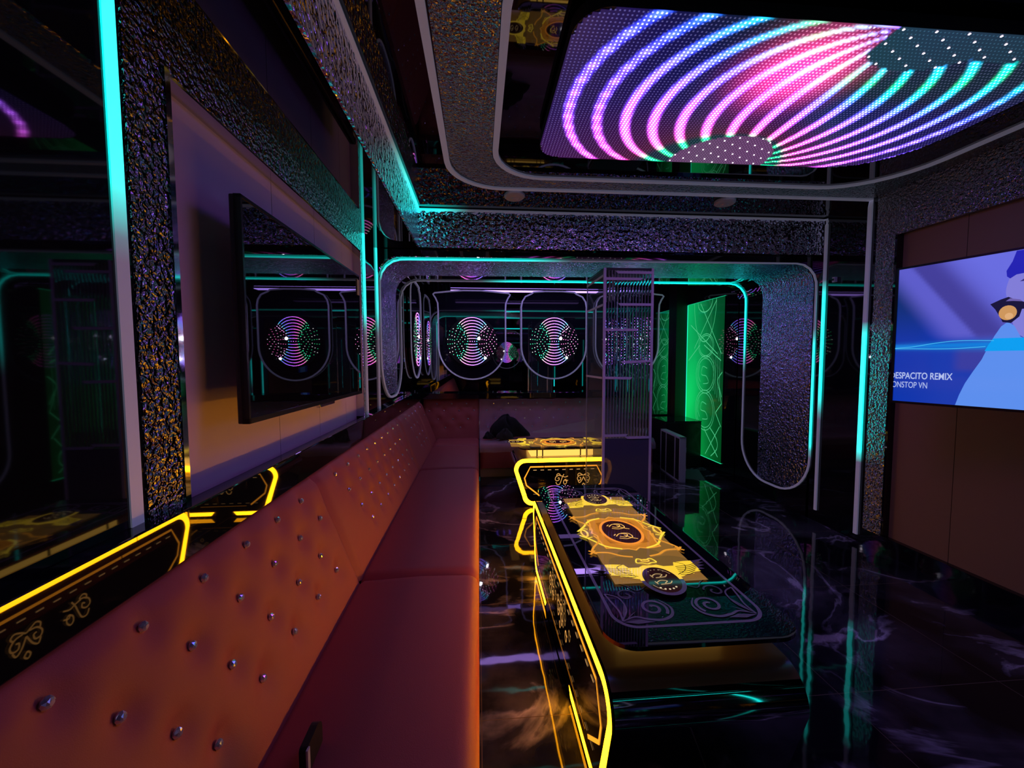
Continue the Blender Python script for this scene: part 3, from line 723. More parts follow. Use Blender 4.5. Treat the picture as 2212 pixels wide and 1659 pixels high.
# ------------------------------------------------------------------ sofas
def profile_seat():
    # (depth from the crease towards the front, height)
    P = [(0.0, 0.405), (0.03, 0.425), (0.30, 0.437), (0.52, 0.432)]
    for i in range(7): a = PI / 2 - PI / 2 * i / 6; P.append((0.535 + 0.055 * math.cos(a), 0.375 + 0.055 * math.sin(a)))
    P += [(0.592, 0.30), (0.590, 0.12)]
    return P
def sofa(name, label, a, b, frame, rows_btn, group, covered=False, off=0.0, back_from=None, side=None):
    """frame(u, d, z): u along the sofa, d depth from the seat crease (negative goes up the backrest side), z height"""
    t = thing(name, label, 'sofa', frame((a + b) / 2, 0.3, 0), group)
    L = b - a; n = max(4, int(L / 0.022)); O = t.location
    # seat cushion
    pf = profile_seat(); rows = []
    for i in range(n + 1):
        u = a + L * i / n; e = min(u - a, b - u); k = 0.040 * max(0, 1 - e / 0.045) ** 2
        rows.append([frame(min(max(u, a + 0.003), b - 0.003), d_ - (k if z < 0.40 and d_ > 0.3 else 0), z - k * 0.8) for d_, z in pf])
    mb = MB().grid(rows)
    for r_ in (rows[0], rows[-1]): mb.add(list(r_) + [frame(a if r_ is rows[0] else b, 0, 0.12)], [tuple(range(len(r_) + 1))])
    local(mb, O).build('seat', 'leather', t)
    def back(frame, a, b, rows_btn, off, first=None):
        L = b - a; n = max(4, int(L / 0.022))
        # backrest: tufted surface
        btn = []
        for r_i, (z, sh) in enumerate(rows_btn):
            k = math.floor((a - off) / 0.21) - 2
            while True:
                u = off + 0.21 * k + sh; k += 1
                if u > b - 0.05: break
                if u > a + 0.05: btn.append((u, z))
        nz = 26; rows = []
        def back_d(z): return -0.205 * (z - 0.40) / 0.55
        for i in range(n + 1):
            u = a + L * i / n; e = min(u - a, b - u); row = []
            for j in range(nz + 1):
                z = 0.40 + 0.555 * j / nz; dent = 0.0
                for bu, bz in btn:
                    q = ((u - bu) ** 2 + (z - bz) ** 2)
                    if q < 0.02: dent = max(dent, 0.020 * math.exp(-q / 0.0011) + 0.007 * math.exp(-q / 0.006))
                puff = 0.035 * min(1, e / 0.04 + 0.25) if e < 0.04 else 0.035
                top = 0.03 * smooth(0.90, 0.955, z)
                row.append(frame(u, back_d(z) + puff - dent - top - 0.02, z))
            row.append(frame(u, back_d(0.955) - 0.030, 0.955)); row.append(frame(u, -0.244, 0.945)); row.append(frame(u, -0.244, 0.40))
            rows.append(row)
        mb = MB().grid(rows)
        for r_ in (rows[0], rows[-1]): mb.add(list(r_), [tuple(range(len(r_)))])
        local(mb, O).build('backrest', 'leather', t)
        for bu, bz in btn:
            p = Vector(frame(bu, back_d(bz) + 0.035 - 0.020 - 0.02 + 0.002, bz)) - O
            if first is None:
                bm_ = MB(); r0 = 0.0125
                bm_.grid([[(r0 * rr * math.cos(2 * PI * k / 8 + q), r0 * h, r0 * rr * math.sin(2 * PI * k / 8 + q)) for k in range(8)] for rr, h, q in ((0.9, 0.25, 0), (1.0, 0.0, 0), (1.0, -0.15, 0.39), (0.72, -0.6, 0), (0.4, -0.8, 0.39))], closed=True, sm=False)
                bm_.add([(r0 * 0.4 * math.cos(2 * PI * k / 8 + .39), -r0 * 0.8, r0 * 0.4 * math.sin(2 * PI * k / 8 + .39)) for k in range(8)], [tuple(range(8))])
                o = bm_.build('button', 'crystal', t); first = o
            else:
                o = first.copy(); C.objects.link(o); o.parent = t
            o.location = p; q0 = Vector(frame(0, 0, 0)); q1 = Vector(frame(0, 1, 0)); dr = q1 - q0
            o.rotation_euler = (0, 0, math.atan2(dr.y, dr.x) + PI / 2)
        return first
    f1 = back(frame, a if back_from is None else back_from, b, rows_btn, off)
    if side: back(*side, f1)
    # plinth
    pb = MB(); c0 = Vector(frame(a + 0.002, 0.0, 0)); c1 = Vector(frame(b - 0.002, 0.555, 0))
    pb.box(min(c0.x, c1.x), max(c0.x, c1.x), min(c0.y, c1.y), max(c0.y, c1.y), 0.0, 0.125); local(pb, O).build('plinth', 'plinth' if covered else 'black_matte', t)
    return t
left_frame = lambda u, d, z: (-0.60 + d, u, z)
back_frame = lambda u, d, z: (u, 5.62 - d * 0.88, z)
ROWS = ((0.885, 0.76), (0.770, 0.85), (0.650, 0.935), (0.545, 1.01))
GRP = 'rust-brown tufted sofa units along the walls'
for a, b, lab in ((-1.2, 0.0, 'rust-brown tufted sofa unit just behind the camera position'),
                  (0.0, 2.0, 'rust-brown leather sofa unit with crystal buttons in the left foreground'),
                  (2.0, 4.0, 'rust-brown tufted sofa unit in the middle of the left wall'),
                  (4.0, 5.08, 'rust-brown sofa unit under the arch at the far end of the left wall')):
    sofa('sofa', lab, a, b, left_frame, ROWS, GRP)
BR = ((0.885, 0.0), (0.790, 0.105), (0.675, 0.02), (0.56, 0.125))
sofa('sofa', 'rust-brown corner sofa unit facing the camera at the far left', -0.60, -0.005, back_frame, BR, GRP, off=-0.60, back_from=-0.79, side=(left_frame, 5.08, 5.585, ROWS, 0.0))
cs = sofa('sofa', 'rust-brown sofa under a clear plastic cover against the far mirror wall', 0.005, 2.30, back_frame, BR, GRP, covered=True, off=0.0)
# seat filler of the corner
# plastic cover
pc = MB(); rows = []
for i in range(61):
    u = 0.0 + 2.31 * i / 60; wv = 0.006 * math.sin(u * 23) + 0.004 * math.sin(u * 57 + 1)
    pr_ = [(-0.125, 0.946), (-0.12, 0.942), (-0.150, 0.93), (-0.10, 0.76), (-0.045, 0.58), (0.03, 0.455), (0.3, 0.462), (0.53, 0.455), (0.60, 0.40), (0.605, 0.33)]
    rows.append([back_frame(u, d_ + 0.022 + wv + 0.008 * math.sin(7 * z + u * 11), z + wv) for d_, z in pr_])
pc.grid(rows)
tag(pc.build('plastic_cover', 'film'), 'clear plastic sheet draped over the far sofa', 'plastic cover')
fl = MB(); fl.grid([[back_frame(0.75 + 0.11 * i, 0.06 + 0.02 * math.sin(i), 0.485 + (0.020 + 0.02 * i) * j / 3) for j in range(4)] for i in range(9)])
tag(fl.build('plastic_fold', 'film_fold'), 'pale bunched fold of plastic lying on the covered sofa seat behind the far table', 'plastic sheet')
# clothes heap
def heap(name, m, label, cat, c, rx, ry, rz, seed):
    rnd = random.Random(seed); rows = []; ph = [rnd.uniform(0, 6.28) for _ in range(6)]
    for i in range(11):
        th = PI / 2 * i / 10; row = []
        for j in range(28):
            a = 2 * PI * j / 28; k = 1 + 0.16 * math.sin(3 * a + ph[0]) + 0.10 * math.sin(7 * a + ph[1] + 3 * th) + 0.10 * math.sin(5 * th + 4 * a + ph[2])
            row.append((c[0] + rx * k * math.cos(a) * math.cos(th), c[1] + ry * k * math.sin(a) * math.cos(th), c[2] + rz * max(0.0, math.sin(th) * (1 + 0.22 * math.sin(4 * a + ph[3]) + 0.12 * math.sin(9 * a + ph[4])))))
        rows.append(row)
    return tag(MB().grid(rows, closed=True).build(name, m), label, cat)
heap('jacket', 'cloth_black', 'crumpled black jacket heaped on the plastic-covered sofa', 'clothing', (0.37, 5.40, 0.478), 0.25, 0.11, 0.23, 3)
heap('cap', 'cloth_grey', 'dark grey folded cap in front of the black jacket', 'clothing', (0.34, 5.215, 0.478), 0.105, 0.055, 0.11, 5)
heap('scarf', 'cloth_black', 'small black scarf lying left of the jacket', 'clothing', (0.12, 5.27, 0.478), 0.065, 0.07, 0.07, 9)

# thing on the near seat
sl = thing('small_stand', 'small dark upright stand with a pale edge on the near sofa seat', 'stand', (-0.445, 1.06, 0.437))
MB().prism(rnd_rect(-0.05, 0.05, 0, 0.075, (0.005, 0.005, 0.03, 0.01), 5), lambda u, v, d: (d, u, v), -0.02, 0.0).build('back_plate', 'black_matte', sl)
MB().box(-0.001, 0.004, -0.054, -0.040, 0, 0.074).build('edge_strip', 'alu', sl)['label'] = 'pale metal edge'

# ------------------------------------------------------------------ tables
GOLD = (1.0, 0.50, 0.012); YEL = (1.0, 0.35, 0.004); ORG = (1.0, 0.33, 0.02)
def sc(c, k): return tuple(v * k for v in c)
def side_profile(L, inset=0.0, nn=8):
    """outline of the neon side panel in (u along, z): widest at 0.36, slanting in to the foot"""
    def corner(cx, cz, r, a0, a1, n=8): return [(cx + r * math.cos(a0 + (a1 - a0) * i / n), cz + r * math.sin(a0 + (a1 - a0) * i / n)) for i in range(n + 1)]
    i_ = inset; r = 0.11 - i_ * 0.8; zt = 0.50 - i_; zb = 0.015 + i_; e = i_; rb = 0.10 - i_ * 0.6
    left = corner(e + r, zt - r, r, PI / 2, PI * 1.04, nn)
    bl_ = corner(0.085 + e + rb, zb + rb, rb, PI * 1.04, PI * 1.5, nn)
    half = left + bl_
    return half + [(L - u, z) for u, z in reversed(half)]
SCRIPT = {   # strokes on a unit height
    'T': [[(0.05, 0.75), (0.02, 0.9), (0.15, 1.0), (0.30, 0.92), (0.22, 0.85)], [(0.42, 0.80), (0.2, 0.86), (-0.05, 0.72), (-0.10, 0.50), (0.05, 0.40), (0.22, 0.50), (0.20, 0.66), (0.10, 0.60)],
          [(0.25, 0.84), (0.50, 0.78), (0.70, 0.70), (0.95, 0.78)], [(0.62, 0.95), (0.48, 0.70), (0.38, 0.40), (0.25, 0.12), (0.05, 0.10), (-0.05, 0.30)]],
    'o': [[(0.10, 0.5), (-0.02, 0.38), (-0.02, 0.18), (0.10, 0.10), (0.22, 0.25), (0.20, 0.45), (0.10, 0.5), (0.14, 0.38), (0.34, 0.44)]],
    'K': [[(0.0, 0.75), (-0.02, 0.9), (0.12, 1.0), (0.30, 0.90), (0.45, 0.82), (0.60, 0.92), (0.80, 1.0), (0.92, 0.9), (0.86, 0.78)], [(0.35, 0.84), (0.10, 0.80), (-0.06, 0.60), (0.0, 0.42), (0.18, 0.42), (0.22, 0.60), (0.12, 0.64)],
          [(0.55, 0.84), (0.80, 0.80), (0.96, 0.60), (0.90, 0.42), (0.72, 0.42), (0.68, 0.60), (0.78, 0.64)], [(0.45, 0.70), (0.28, 0.35), (0.10, 0.20), (0.0, 0.38)], [(0.45, 0.70), (0.62, 0.35), (0.80, 0.20), (0.90, 0.38)],
          [(0.45, 0.16), (0.36, 0.02), (0.45, -0.10), (0.56, 0.02), (0.45, 0.16)]],
    'y': [[(0.0, 0.5), (-0.04, 0.25), (0.10, 0.18), (0.24, 0.45)], [(0.26, 0.5), (0.18, 0.05), (0.02, -0.15), (-0.04, 0.0)]],
}
def write(P, word, u, v, h, wd, glow, tone, flip=1, gap=0.55):
    adv = {'T': 0.62, 'o': 0.50, 'K': 1.15, 'y': 0.42}
    for ch in word:
        for st in SCRIPT[ch]:
            P.stroke(catmull([(u + flip * x * h, v + y * h) for x, y in st], 5), wd, glow, tone)
        u += flip * adv[ch] * h
def side_panel(t, L, fn, lean, text_u, flip):
    """neon-framed glass side of a table; fn(u, z, out) -> local point"""
    out = side_profile(L); inn = side_profile(L, 0.040); tn = (0.05, 0.035, 0.01)
    panel = MB().prism(out, fn, -0.006, 0.0); spo = panel.build('side_panel', 'black_gloss', t)
    P = Print(fn); g = YEL; glow = sc(g, 1.0)
    n = len(out)
    # neon border: foot gap in the middle of the bottom edge
    h = P.lift(); bot_gap = lambda q: q[1] < 0.06 and 0.17 * L < q[0] < 0.83 * L
    vs = [fn(u, z, h) for u, z in out + inn]; fs = []
    for i in range(n):
        j = (i + 1) % n
        if i == len(out) // 2 - 1: continue          # the open bottom edge
        fs.append((i, j, n + j, n + i))
    P.mb.add(vs, fs, g=glow, t=(0.5, 0.35, 0.05))
    # short stubs of the border along the bottom
    for sgn in (0, 1):
        u0 = 0.19; u1 = 0.19 + 0.20 * L
        q = [(u0, 0.015), (u1, 0.015), (u1 + 0.03, 0.051), (u0, 0.051)]
        if sgn: q = [(L - a, b) for a, b in q]
        P.fill(q, glow, (0.5, 0.35, 0.05))
    blk = (0.004, 0.004, 0.004)
    for fu in (0.24, 0.76): P.fill([(L * fu - 0.002, 0.46), (L * fu + 0.002, 0.46), (L * fu + 0.002, 0.505), (L * fu - 0.002, 0.505)], (0, 0, 0), blk)
    for sg in (0, 1):
        q = [(0.012, 0.105), (0.135, 0.125), (0.135, 0.121), (0.012, 0.101)]
        P.fill([(L - a if sg else a, b) for a, b in q], (0, 0, 0), blk)
    # inner hexagonal line
    o_ = sc(ORG, 0.075)
    P.stroke([(0.26, 0.115), (0.125, 0.225), (0.105, 0.30), (0.165, 0.415), (L - 0.165, 0.415), (L - 0.105, 0.30), (L - 0.125, 0.225), (L - 0.26, 0.115)], 0.014, o_, (0.3, 0.15, 0.03))
    P.stroke([(0.30, 0.105), (L - 0.30, 0.105)], 0.004, sc(ORG, 0.03), (0.3, 0.15, 0.03))
    for fu in (0.30, 0.70): P.fill([(L * fu - 0.003, 0.40), (L * fu + 0.003, 0.40), (L * fu + 0.003, 0.43), (L * fu - 0.003, 0.43)], (0, 0, 0), blk)
    u = 0.19
    while u < L - 0.20:
        P.fill([(u, 0.385), (u + 0.035, 0.385), (u + 0.035, 0.378), (u, 0.378)], sc((1.0, 0.55, 0.2), 0.030), (0.4, 0.3, 0.1))
        P.fill([(u, 0.135), (u + 0.035, 0.135), (u + 0.035, 0.130), (u, 0.130)], sc((1.0, 0.55, 0.2), 0.015), (0.4, 0.3, 0.1)); u += 0.075
    for word, tu in text_u: write(P, word, tu, 0.215, 0.125, 0.0075, sc((1.0, 0.48, 0.12), 0.032), (0.4, 0.3, 0.1), flip)
    P.mb.build('neon_design', 'neon', spo, recalc=False)

def top_print(P, L, W, lit):
    """printed design: v along the length (0..L), u across (0..W); lit = (u0,u1,v0,v1) glows from below"""
    grey = (0.46, 0.44, 0.40); z0 = (0, 0, 0); u0, u1, v0, v1 = lit; cx, cm = W / 2, L / 2
    # grey frame line
    a = rnd_rect(0.065, W - 0.065, 0.085, L - 0.085, 0.085); b = rnd_rect(0.077, W - 0.077, 0.097, L - 0.097, 0.075)
    P.ring(a, b, z0, grey)
    # scrolls in the corners (unlit print)
    for sv in (0, 1):
        for su in (0, 1):
            T = lambda q: ((W - q[0] if su else q[0]), (L - q[1] if sv else q[1]))
            def spiral(c, r, t0, t1, n=26): return [T((c[0] + r * (1 - 0.80 * i / n) * math.cos(t0 + (t1 - t0) * i / n), c[1] + r * (1 - 0.80 * i / n) * math.sin(t0 + (t1 - t0) * i / n))) for i in range(n + 1)]
            P.stroke(spiral((0.235, 0.190), 0.052, -0.8, 8.5), 0.011, z0, grey)
            P.stroke(spiral((0.165, 0.275), 0.040, 0.2, 7.5), 0.008, z0, sc(grey, 0.55))
            P.stroke([T(q) for q in catmull([(0.10, 0.125), (0.15, 0.145), (0.19, 0.13), (0.24, 0.122), (0.285, 0.145), (0.30, 0.19), (0.275, 0.235)], 5)], 0.012, z0, grey, taper=True)
            P.stroke([T(q) for q in catmull([(0.10, 0.125), (0.105, 0.18), (0.095, 0.235), (0.085, 0.29)], 5)], 0.007, z0, grey)
            P.stroke([T(q) for q in catmull([(0.10, 0.13), (0.135, 0.19), (0.13, 0.26), (0.085, 0.29)], 5)], 0.006, z0, grey)
            for (ax, ay, bx, by) in ((0.10, 0.12, 0.165, 0.175), (0.10, 0.12, 0.21, 0.112), (0.105, 0.13, 0.14, 0.23)):
                mx_, my_ = (ax + bx) / 2 + 0.01, (ay + by) / 2 + 0.012; mx2, my2 = (ax + bx) / 2 - 0.008, (ay + by) / 2 - 0.010
                P.fill([T((ax, ay)), T((mx_, my_)), T((bx, by)), T((mx2, my2))], z0, sc(grey, 0.8))
            P.stroke([T(q) for q in catmull([(0.27, 0.33), (0.22, 0.30), (0.19, 0.335), (0.16, 0.36)], 4)], 0.005, z0, sc(grey, 0.5))
    # lit field
    P.fill([(u0, v0), (u1, v0), (u1, v1), (u0, v1)], srgb(120, 84, 38), (0.05, 0.03, 0.01))
    br = srgb(146, 102, 44); sh = srgb(104, 76, 38)
    for (a_, b_, rx, ry) in ((0.25, 0.16, 0.07, 0.06), (0.78, 0.15, 0.09, 0.06), (0.2, 0.84, 0.08, 0.05), (0.75, 0.86, 0.09, 0.06), (0.5, 0.24, 0.10, 0.05)):
        q = clip(circle(u0 + (u1 - u0) * a_, v0 + (v1 - v0) * b_, rx, ry, 24), u0, u1, v0, v1)
        if len(q) > 2: P.fill(q, sh)
    # ornate star field round the centre medallion
    pts = []
    for i in range(32):
        a_ = 2 * PI * i / 32; k = 1.0 + 0.10 * math.cos(4 * a_ + PI) + 0.06 * math.cos(8 * a_ + 0.4) + 0.03 * math.cos(16 * a_)
        pts.append((cx + 0.158 * k * math.cos(a_), cm + 0.205 * k * math.sin(a_)))
    og = srgb(176, 108, 32)
    P.fill(clip(pts, u0, u1, v0, v1), og); P.stroke(pts, 0.009, srgb(214, 140, 48), closed=True)
    P.fill([(cx + (x - cx) * 0.74, cm + (y - cm) * 0.72) for x, y in pts], srgb(146, 84, 24))
    ye = srgb(238, 200, 60); ye2 = srgb(222, 176, 62)
    for sv in (-1, 1):
        for su in (-1, 1):
            P.stroke(catmull([(cx + su * 0.225, cm + sv * 0.02), (cx + su * 0.18, cm + sv * 0.075), (cx + su * 0.13, cm + sv * 0.15), (cx + su * 0.06, cm + sv * 0.185)], 5), 0.011, ye)
            P.stroke(catmull([(cx + su * 0.155, cm + sv * 0.03), (cx + su * 0.145, cm + sv * 0.09), (cx + su * 0.19, cm + sv * 0.155), (cx + su * 0.215, cm + sv * 0.205)], 5), 0.011, srgb(206, 134, 44))
            P.stroke(catmull([(cx + su * 0.175, cm + sv * 0.0), (cx + su * 0.20, cm + sv * 0.055), (cx + su * 0.165, cm + sv * 0.045)], 4), 0.007, ye)
            P.stroke(catmull([(cx + su * 0.04, cm + sv * 0.265), (cx + su * 0.09, cm + sv * 0.25), (cx + su * 0.14, cm + sv * 0.215), (cx + su * 0.205, cm + sv * 0.21)], 4), 0.012, srgb(206, 134, 44))
            P.stroke([(cx + su * 0.195, cm + sv * 0.19), (cx + su * 0.225, cm + sv * 0.225)], 0.010, srgb(206, 134, 44)); P.stroke([(cx + su * 0.225, cm + sv * 0.19), (cx + su * 0.195, cm + sv * 0.225)], 0.010, srgb(206, 134, 44))
        P.fill(circle(cx + sv * 0.195, cm, 0.020, 0.048, 16), ye2); P.fill(circle(cx + sv * 0.195, cm, 0.010, 0.032, 16), srgb(120, 80, 30))
        # little crown pieces above and below
        c2 = cm + sv * 0.305
        P.stroke(catmull([(cx - 0.045, c2 - 0.015), (cx - 0.03, c2 + 0.018), (cx, c2 + 0.004), (cx + 0.03, c2 + 0.018), (cx + 0.045, c2 - 0.015), (cx + 0.02, c2 - 0.02), (cx, c2 - 0.03), (cx - 0.02, c2 - 0.02)], 5, True), 0.007, ye, closed=True)
        P.stroke(circle(cx, c2, 0.018, 0.010, 14), 0.007, ye2, closed=True)
    dk = srgb(42, 16, 20); rim = srgb(226, 132, 44)
    P.fill(circle(cx, cm, 0.108, 0.152, 44), rim); P.fill(circle(cx, cm, 0.094, 0.136, 44), sc(dk, 0.8), (0.01, 0.004, 0.004))
    for sv in (-1, 1):
        for st in ([(-0.05, 0.0), (-0.02, 0.03), (0.02, 0.02), (0.0, -0.01), (-0.03, 0.0)], [(-0.01, 0.035), (0.03, 0.03), (0.04, -0.01), (0.0, -0.03), (-0.04, -0.02)], [(0.03, -0.02), (0.06, -0.035)], [(-0.045, 0.025), (-0.06, 0.01)], [(0.0, 0.012), (0.02, -0.012), (0.045, -0.03)]):
            P.stroke(catmull([(cx + x * 0.9, cm + sv * 0.058 + y) for x, y in st], 5), 0.0055, srgb(226, 170, 84))
    # winged medallions
    for sv in (-1, 1):
        c2 = cm + sv * 0.47
        wing = [(0.0, 0.112), (0.03, 0.118), (0.055, 0.102), (0.10, 0.102), (0.112, 0.130), (0.16, 0.137), (0.205, 0.138), (0.265, 0.152), (0.222, 0.126), (0.248, 0.122), (0.212, 0.106), (0.236, 0.096), (0.202, 0.084), (0.222, 0.068), (0.188, 0.062), (0.195, 0.050), (0.16, 0.045), (0.158, 0.034), (0.125, 0.032), (0.105, 0.018), (0.075, 0.008), (0.05, 0.05), (0.0, 0.09)]
        for su in (-1, 1):
            q = [(cx + su * x, c2 - sv * y) for x, y in wing]
            P.fill(q, z0, sc(grey, 0.9)); q2 = clip(q, u0, u1, v0 - 0.06, v1 + 0.06)
            if len(q2) > 2: P.fill(q2, srgb(226, 186, 50) if 1 else z0)
            for k in range(6):
                a1 = (cx + su * (0.105 - 0.002 * k), c2 - sv * (0.094 - 0.013 * k)); b1 = (cx + su * (0.232 - 0.014 * k), c2 - sv * (0.128 - 0.017 * k))
                P.stroke(catmull([a1, ((a1[0] + b1[0]) / 2, (a1[1] + b1[1]) / 2 + sv * 0.010), b1], 4), 0.0042, srgb(60, 42, 14), (0.01, 0.01, 0.01))
            P.stroke(catmull([(cx + su * 0.118, c2 - sv * 0.13), (cx + su * 0.150, c2 - sv * 0.105), (cx + su * 0.13, c2 - sv * 0.06), (cx + su * 0.085, c2 - sv * 0.03)], 4), 0.0035, srgb(60, 42, 14))
        full = circle(cx, c2, 0.088, 0.112, 40); P.fill(full, z0, sc(grey, 1.1)); q2 = clip(full, u0, u1, v0, v1)
        if len(q2) > 2: P.fill(q2, srgb(228, 184, 62))
        P.fill(circle(cx, c2, 0.072, 0.094, 40), sc(dk, 0.6), (0.01, 0.004, 0.004))
        P.stroke(circle(cx, c2, 0.060, 0.078, 14, 0.5, 1.3), 0.003, srgb(150, 120, 90)); P.stroke(circle(cx, c2, 0.060, 0.078, 14, PI + 0.5, PI + 1.3), 0.003, srgb(150, 120, 90))
        for k in range(5):
            a_ = -PI / 2 + (k - 2) * 0.30; P.fill(circle(cx + 0.056 * math.cos(a_), c2 + sv * 0.072 * math.sin(a_) * -1, 0.0045, 0.0045, 8), srgb(205, 185, 150))
            a_ = PI / 2 + (k - 2) * 0.30; P.fill(circle(cx + 0.056 * math.cos(a_), c2 + sv * 0.072 * math.sin(a_) * -1, 0.0035, 0.0035, 6), srgb(120, 100, 80))
        for s3 in (-1, 1):
            for st in ([(-0.03, 0.0), (-0.01, 0.014), (0.015, 0.008), (0.0, -0.008)], [(-0.02, -0.014), (0.02, -0.010), (0.034, 0.006)], [(-0.036, 0.008), (-0.03, -0.012)]):
                P.stroke(catmull([(cx + x, c2 + s3 * 0.024 + y) for x, y in st], 4), 0.004, srgb(178, 146, 100))

def table(label, loc, rz, L, W, body_w, texts, panel_sides):
    """local frame: x across (0..W), y along (0..L), origin at a bottom corner of the body"""
    t = thing('karaoke_table', label, 'table', loc, 'low tables with glowing amber side panels'); t.rotation_euler.z = rz
    BL = L + 0.12                                        # body is longer than the glass
    pf = side_profile(BL)
    # curved body shell
    MB().prism([(u_, z) for u_, z in side_profile(BL, 0.02)], lambda u, z, d: (d, u - 0.06, z), 0.03, body_w - 0.03).build('core', 'black_matte', t)
    pf = side_profile(BL, 0.0, 24); hi = [q for q in pf if q[1] > 0.415]
    nh = len(pf) // 2; split = lambda q: q[1] > 0.470
    def shell(pts, name, m):
        g_ = MB(); g_.grid([[(0.010, u - 0.06, z) for u, z in pts], [(body_w - 0.010, u - 0.06, z) for u, z in pts]]); return g_.build(name, m, t)
    L_, R_ = pf[:nh], pf[nh:]
    shell([q for q in R_ if split(q)] + [q for q in L_ if split(q)], 'top_cover', 'body_gloss')
    shell([q for q in L_ if q[1] <= 0.477], 'curved_end', 'dark_chrome'); shell([q for q in R_ if q[1] <= 0.477], 'curved_end', 'dark_chrome')
    # riser of lit onyx
    ri = MB(); a0, b0, a1, b1 = body_w / 2 - 0.20, body_w / 2 + 0.20, 0.135 * L, L * 0.865
    g = sc((1.0, 0.56, 0.10), 0.75)
    ri.box(a0, b0, a1, b1, 0.506, 0.582, g=g); rio = ri.build('riser', 'onyx', t); rio['label'] = 'glowing amber onyx riser'
    rb = MB()
    for yv in (a1 + 0.06, L / 2 - 0.20, L / 2 + 0.20, b1 - 0.07): rb.box(a0 - 0.003, b0 + 0.003, yv, yv + 0.012, 0.506, 0.582)
    rb.build('riser_frame', 'black_matte', rio)
    gl = MB(); gl.prism(rnd_rect(0.014, W, 0, L, 0.10, 9), lambda u, v, d: (u, v, d), 0.584, 0.598); glo = gl.build('glass_top', 'tabletop', t)
    P = Print(lambda u, v, h: (u, v, 0.598 + h)); top_print(P, L, W, (W / 2 - 0.195, W / 2 + 0.195, L / 2 - 0.475, L / 2 + 0.53)); P.mb.build('printed_design', 'print', glo, recalc=False)
    for sd in panel_sides:
        fn = (lambda u, z, o: (-o + 0.012 * 0, u - 0.06, z)) if sd == 0 else (lambda u, z, o: (body_w + o, u - 0.06, z))
        side_panel(t, BL, fn, 0, texts, -1 if sd == 0 else 1)
    return t
table('long low table in the foreground with lit gold wings on its black glass top', (0.390, 1.18, 0), 0, 1.64, 0.685, 0.645, [('To', 1.02), ('K', 0.80), ('o', 0.62)], (0,))
# the far table is turned a quarter so its long side faces the sofa corner
tb = table('smaller low table in front of the far sofa with a glowing yellow script panel', (1.31 - 0.0, 4.02, 0), PI / 2, 0.90, 0.60, 0.56, [('To', 0.585), ('K', 0.36)], (0,))

# ------------------------------------------------------------------ glass cabinet column
CX0, CX1, CY0, CY1, CZ = 1.035, 1.465, 3.30, 3.82, 2.262
gc = thing('glass_cabinet', 'tall narrow fluted-glass cabinet with pale taped edges standing in the room', 'cabinet', ((CX0 + CX1) / 2, (CY0 + CY1) / 2, 0)); O = gc.location
def ribbed(a, b, yv, z0, z1, ribs, amp, axis='x'):
    m_ = MB(); n = ribs * 8; f_, k_ = [], []
    for i in range(n + 1):
        u = a + (b - a) * i / n; h = amp * abs(math.sin(PI * ribs * i / n))
        f_.append((u, yv - 0.003 - h, None)); k_.append((u, yv + 0.003, None))
    ring = f_ + k_[::-1]
    P2 = [(p[0], p[1]) for p in ring]
    m_.prism(P2, lambda u, v, d: (u, v, d), z0, z1)
    return m_
local(ribbed(CX0 + 0.02, CX1 - 0.02, CY0 + 0.008, 0.838, CZ - 0.02, 15, 0.0035), O).build('fluted_pane', 'reed', gc)
local(MB().box(CX0 + 0.02, CX1 - 0.02, CY0 + 0.002, CY0 + 0.010, 0.05, 0.835), O).build('frosted_pane', 'frost', gc)
local(MB().box(CX0 + 0.001, CX0 + 0.007, CY0 + 0.02, CY1, 0.05, CZ - 0.02), O).build('side_pane', 'clear', gc)
local(MB().box(CX1 - 0.007, CX1 - 0.001, CY0 + 0.02, CY1, 0.05, CZ - 0.02), O).build('side_pane', 'clear', gc)
local(MB().box(CX0, CX1, CY1 - 0.006, CY1, 0.05, CZ - 0.02), O).build('back_pane', 'clear', gc)
for x, y, ww in ((CX0, CY0, 0.022), (CX1 - 0.022, CY0, 0.022)):
    local(MB().box(x, x + ww, y - 0.002, y + 0.012, 0.0, CZ), O).build('corner_post', 'tape', gc, bevel=0.002)
for x in (CX0, CX1 - 0.008): local(MB().box(x, x + 0.008, CY1 - 0.012, CY1, 0.0, CZ), O).build('corner_post', 'alu', gc)
local(MB().box(CX0, CX1, CY0, CY1, CZ - 0.018, CZ), O).build('top_panel', 'black_matte', gc)
local(MB().box(CX0, CX1, CY0, CY1, 0.0, 0.05), O).build('base', 'black_matte', gc)
for x0, x1, z, tilt in ((1.155, 1.455, 2.225, 0), (1.045, 1.350, 2.172, 0), (1.175, 1.450, 1.962, 0.0), (1.045, 1.315, 1.752, 0), (1.205, 1.450, 1.480, 0.012), (1.045, 1.270, 1.352, -0.006), (1.045, 1.235, 0.862, 0), (1.250, 1.450, 0.842, 0)):
    m_ = MB(); m_.prism([(x0, z - 0.010), (x1, z - 0.010 + tilt), (x1 + (0.02 if x0 < 1.1 else 0), z + 0.010 + tilt), (x0 + (-0.02 if x0 > 1.1 else 0), z + 0.010)], lambda u, v, d: (u, d, v), CY0 - 0.007, CY0 - 0.0015)
    local(m_, O).build('tape_strip', 'tape', gc)
rods = MB()
for i in range(1, 15):
    x = CX0 + 0.02 + (CX1 - CX0 - 0.04) * i / 15; rods.box(x - 0.0008, x + 0.0008, CY0 + 0.0020, CY0 + 0.0045, 0.84, CZ - 0.02)
local(rods, O).build('flute_edges', 'tape', gc)
for z in (2.20, 1.96, 1.35):
    local(MB().box(CX0 - 0.002, CX0 + 0.001, CY0 + 0.02, CY1, z - 0.009, z + 0.009), O).build('tape_strip', 'tape', gc)
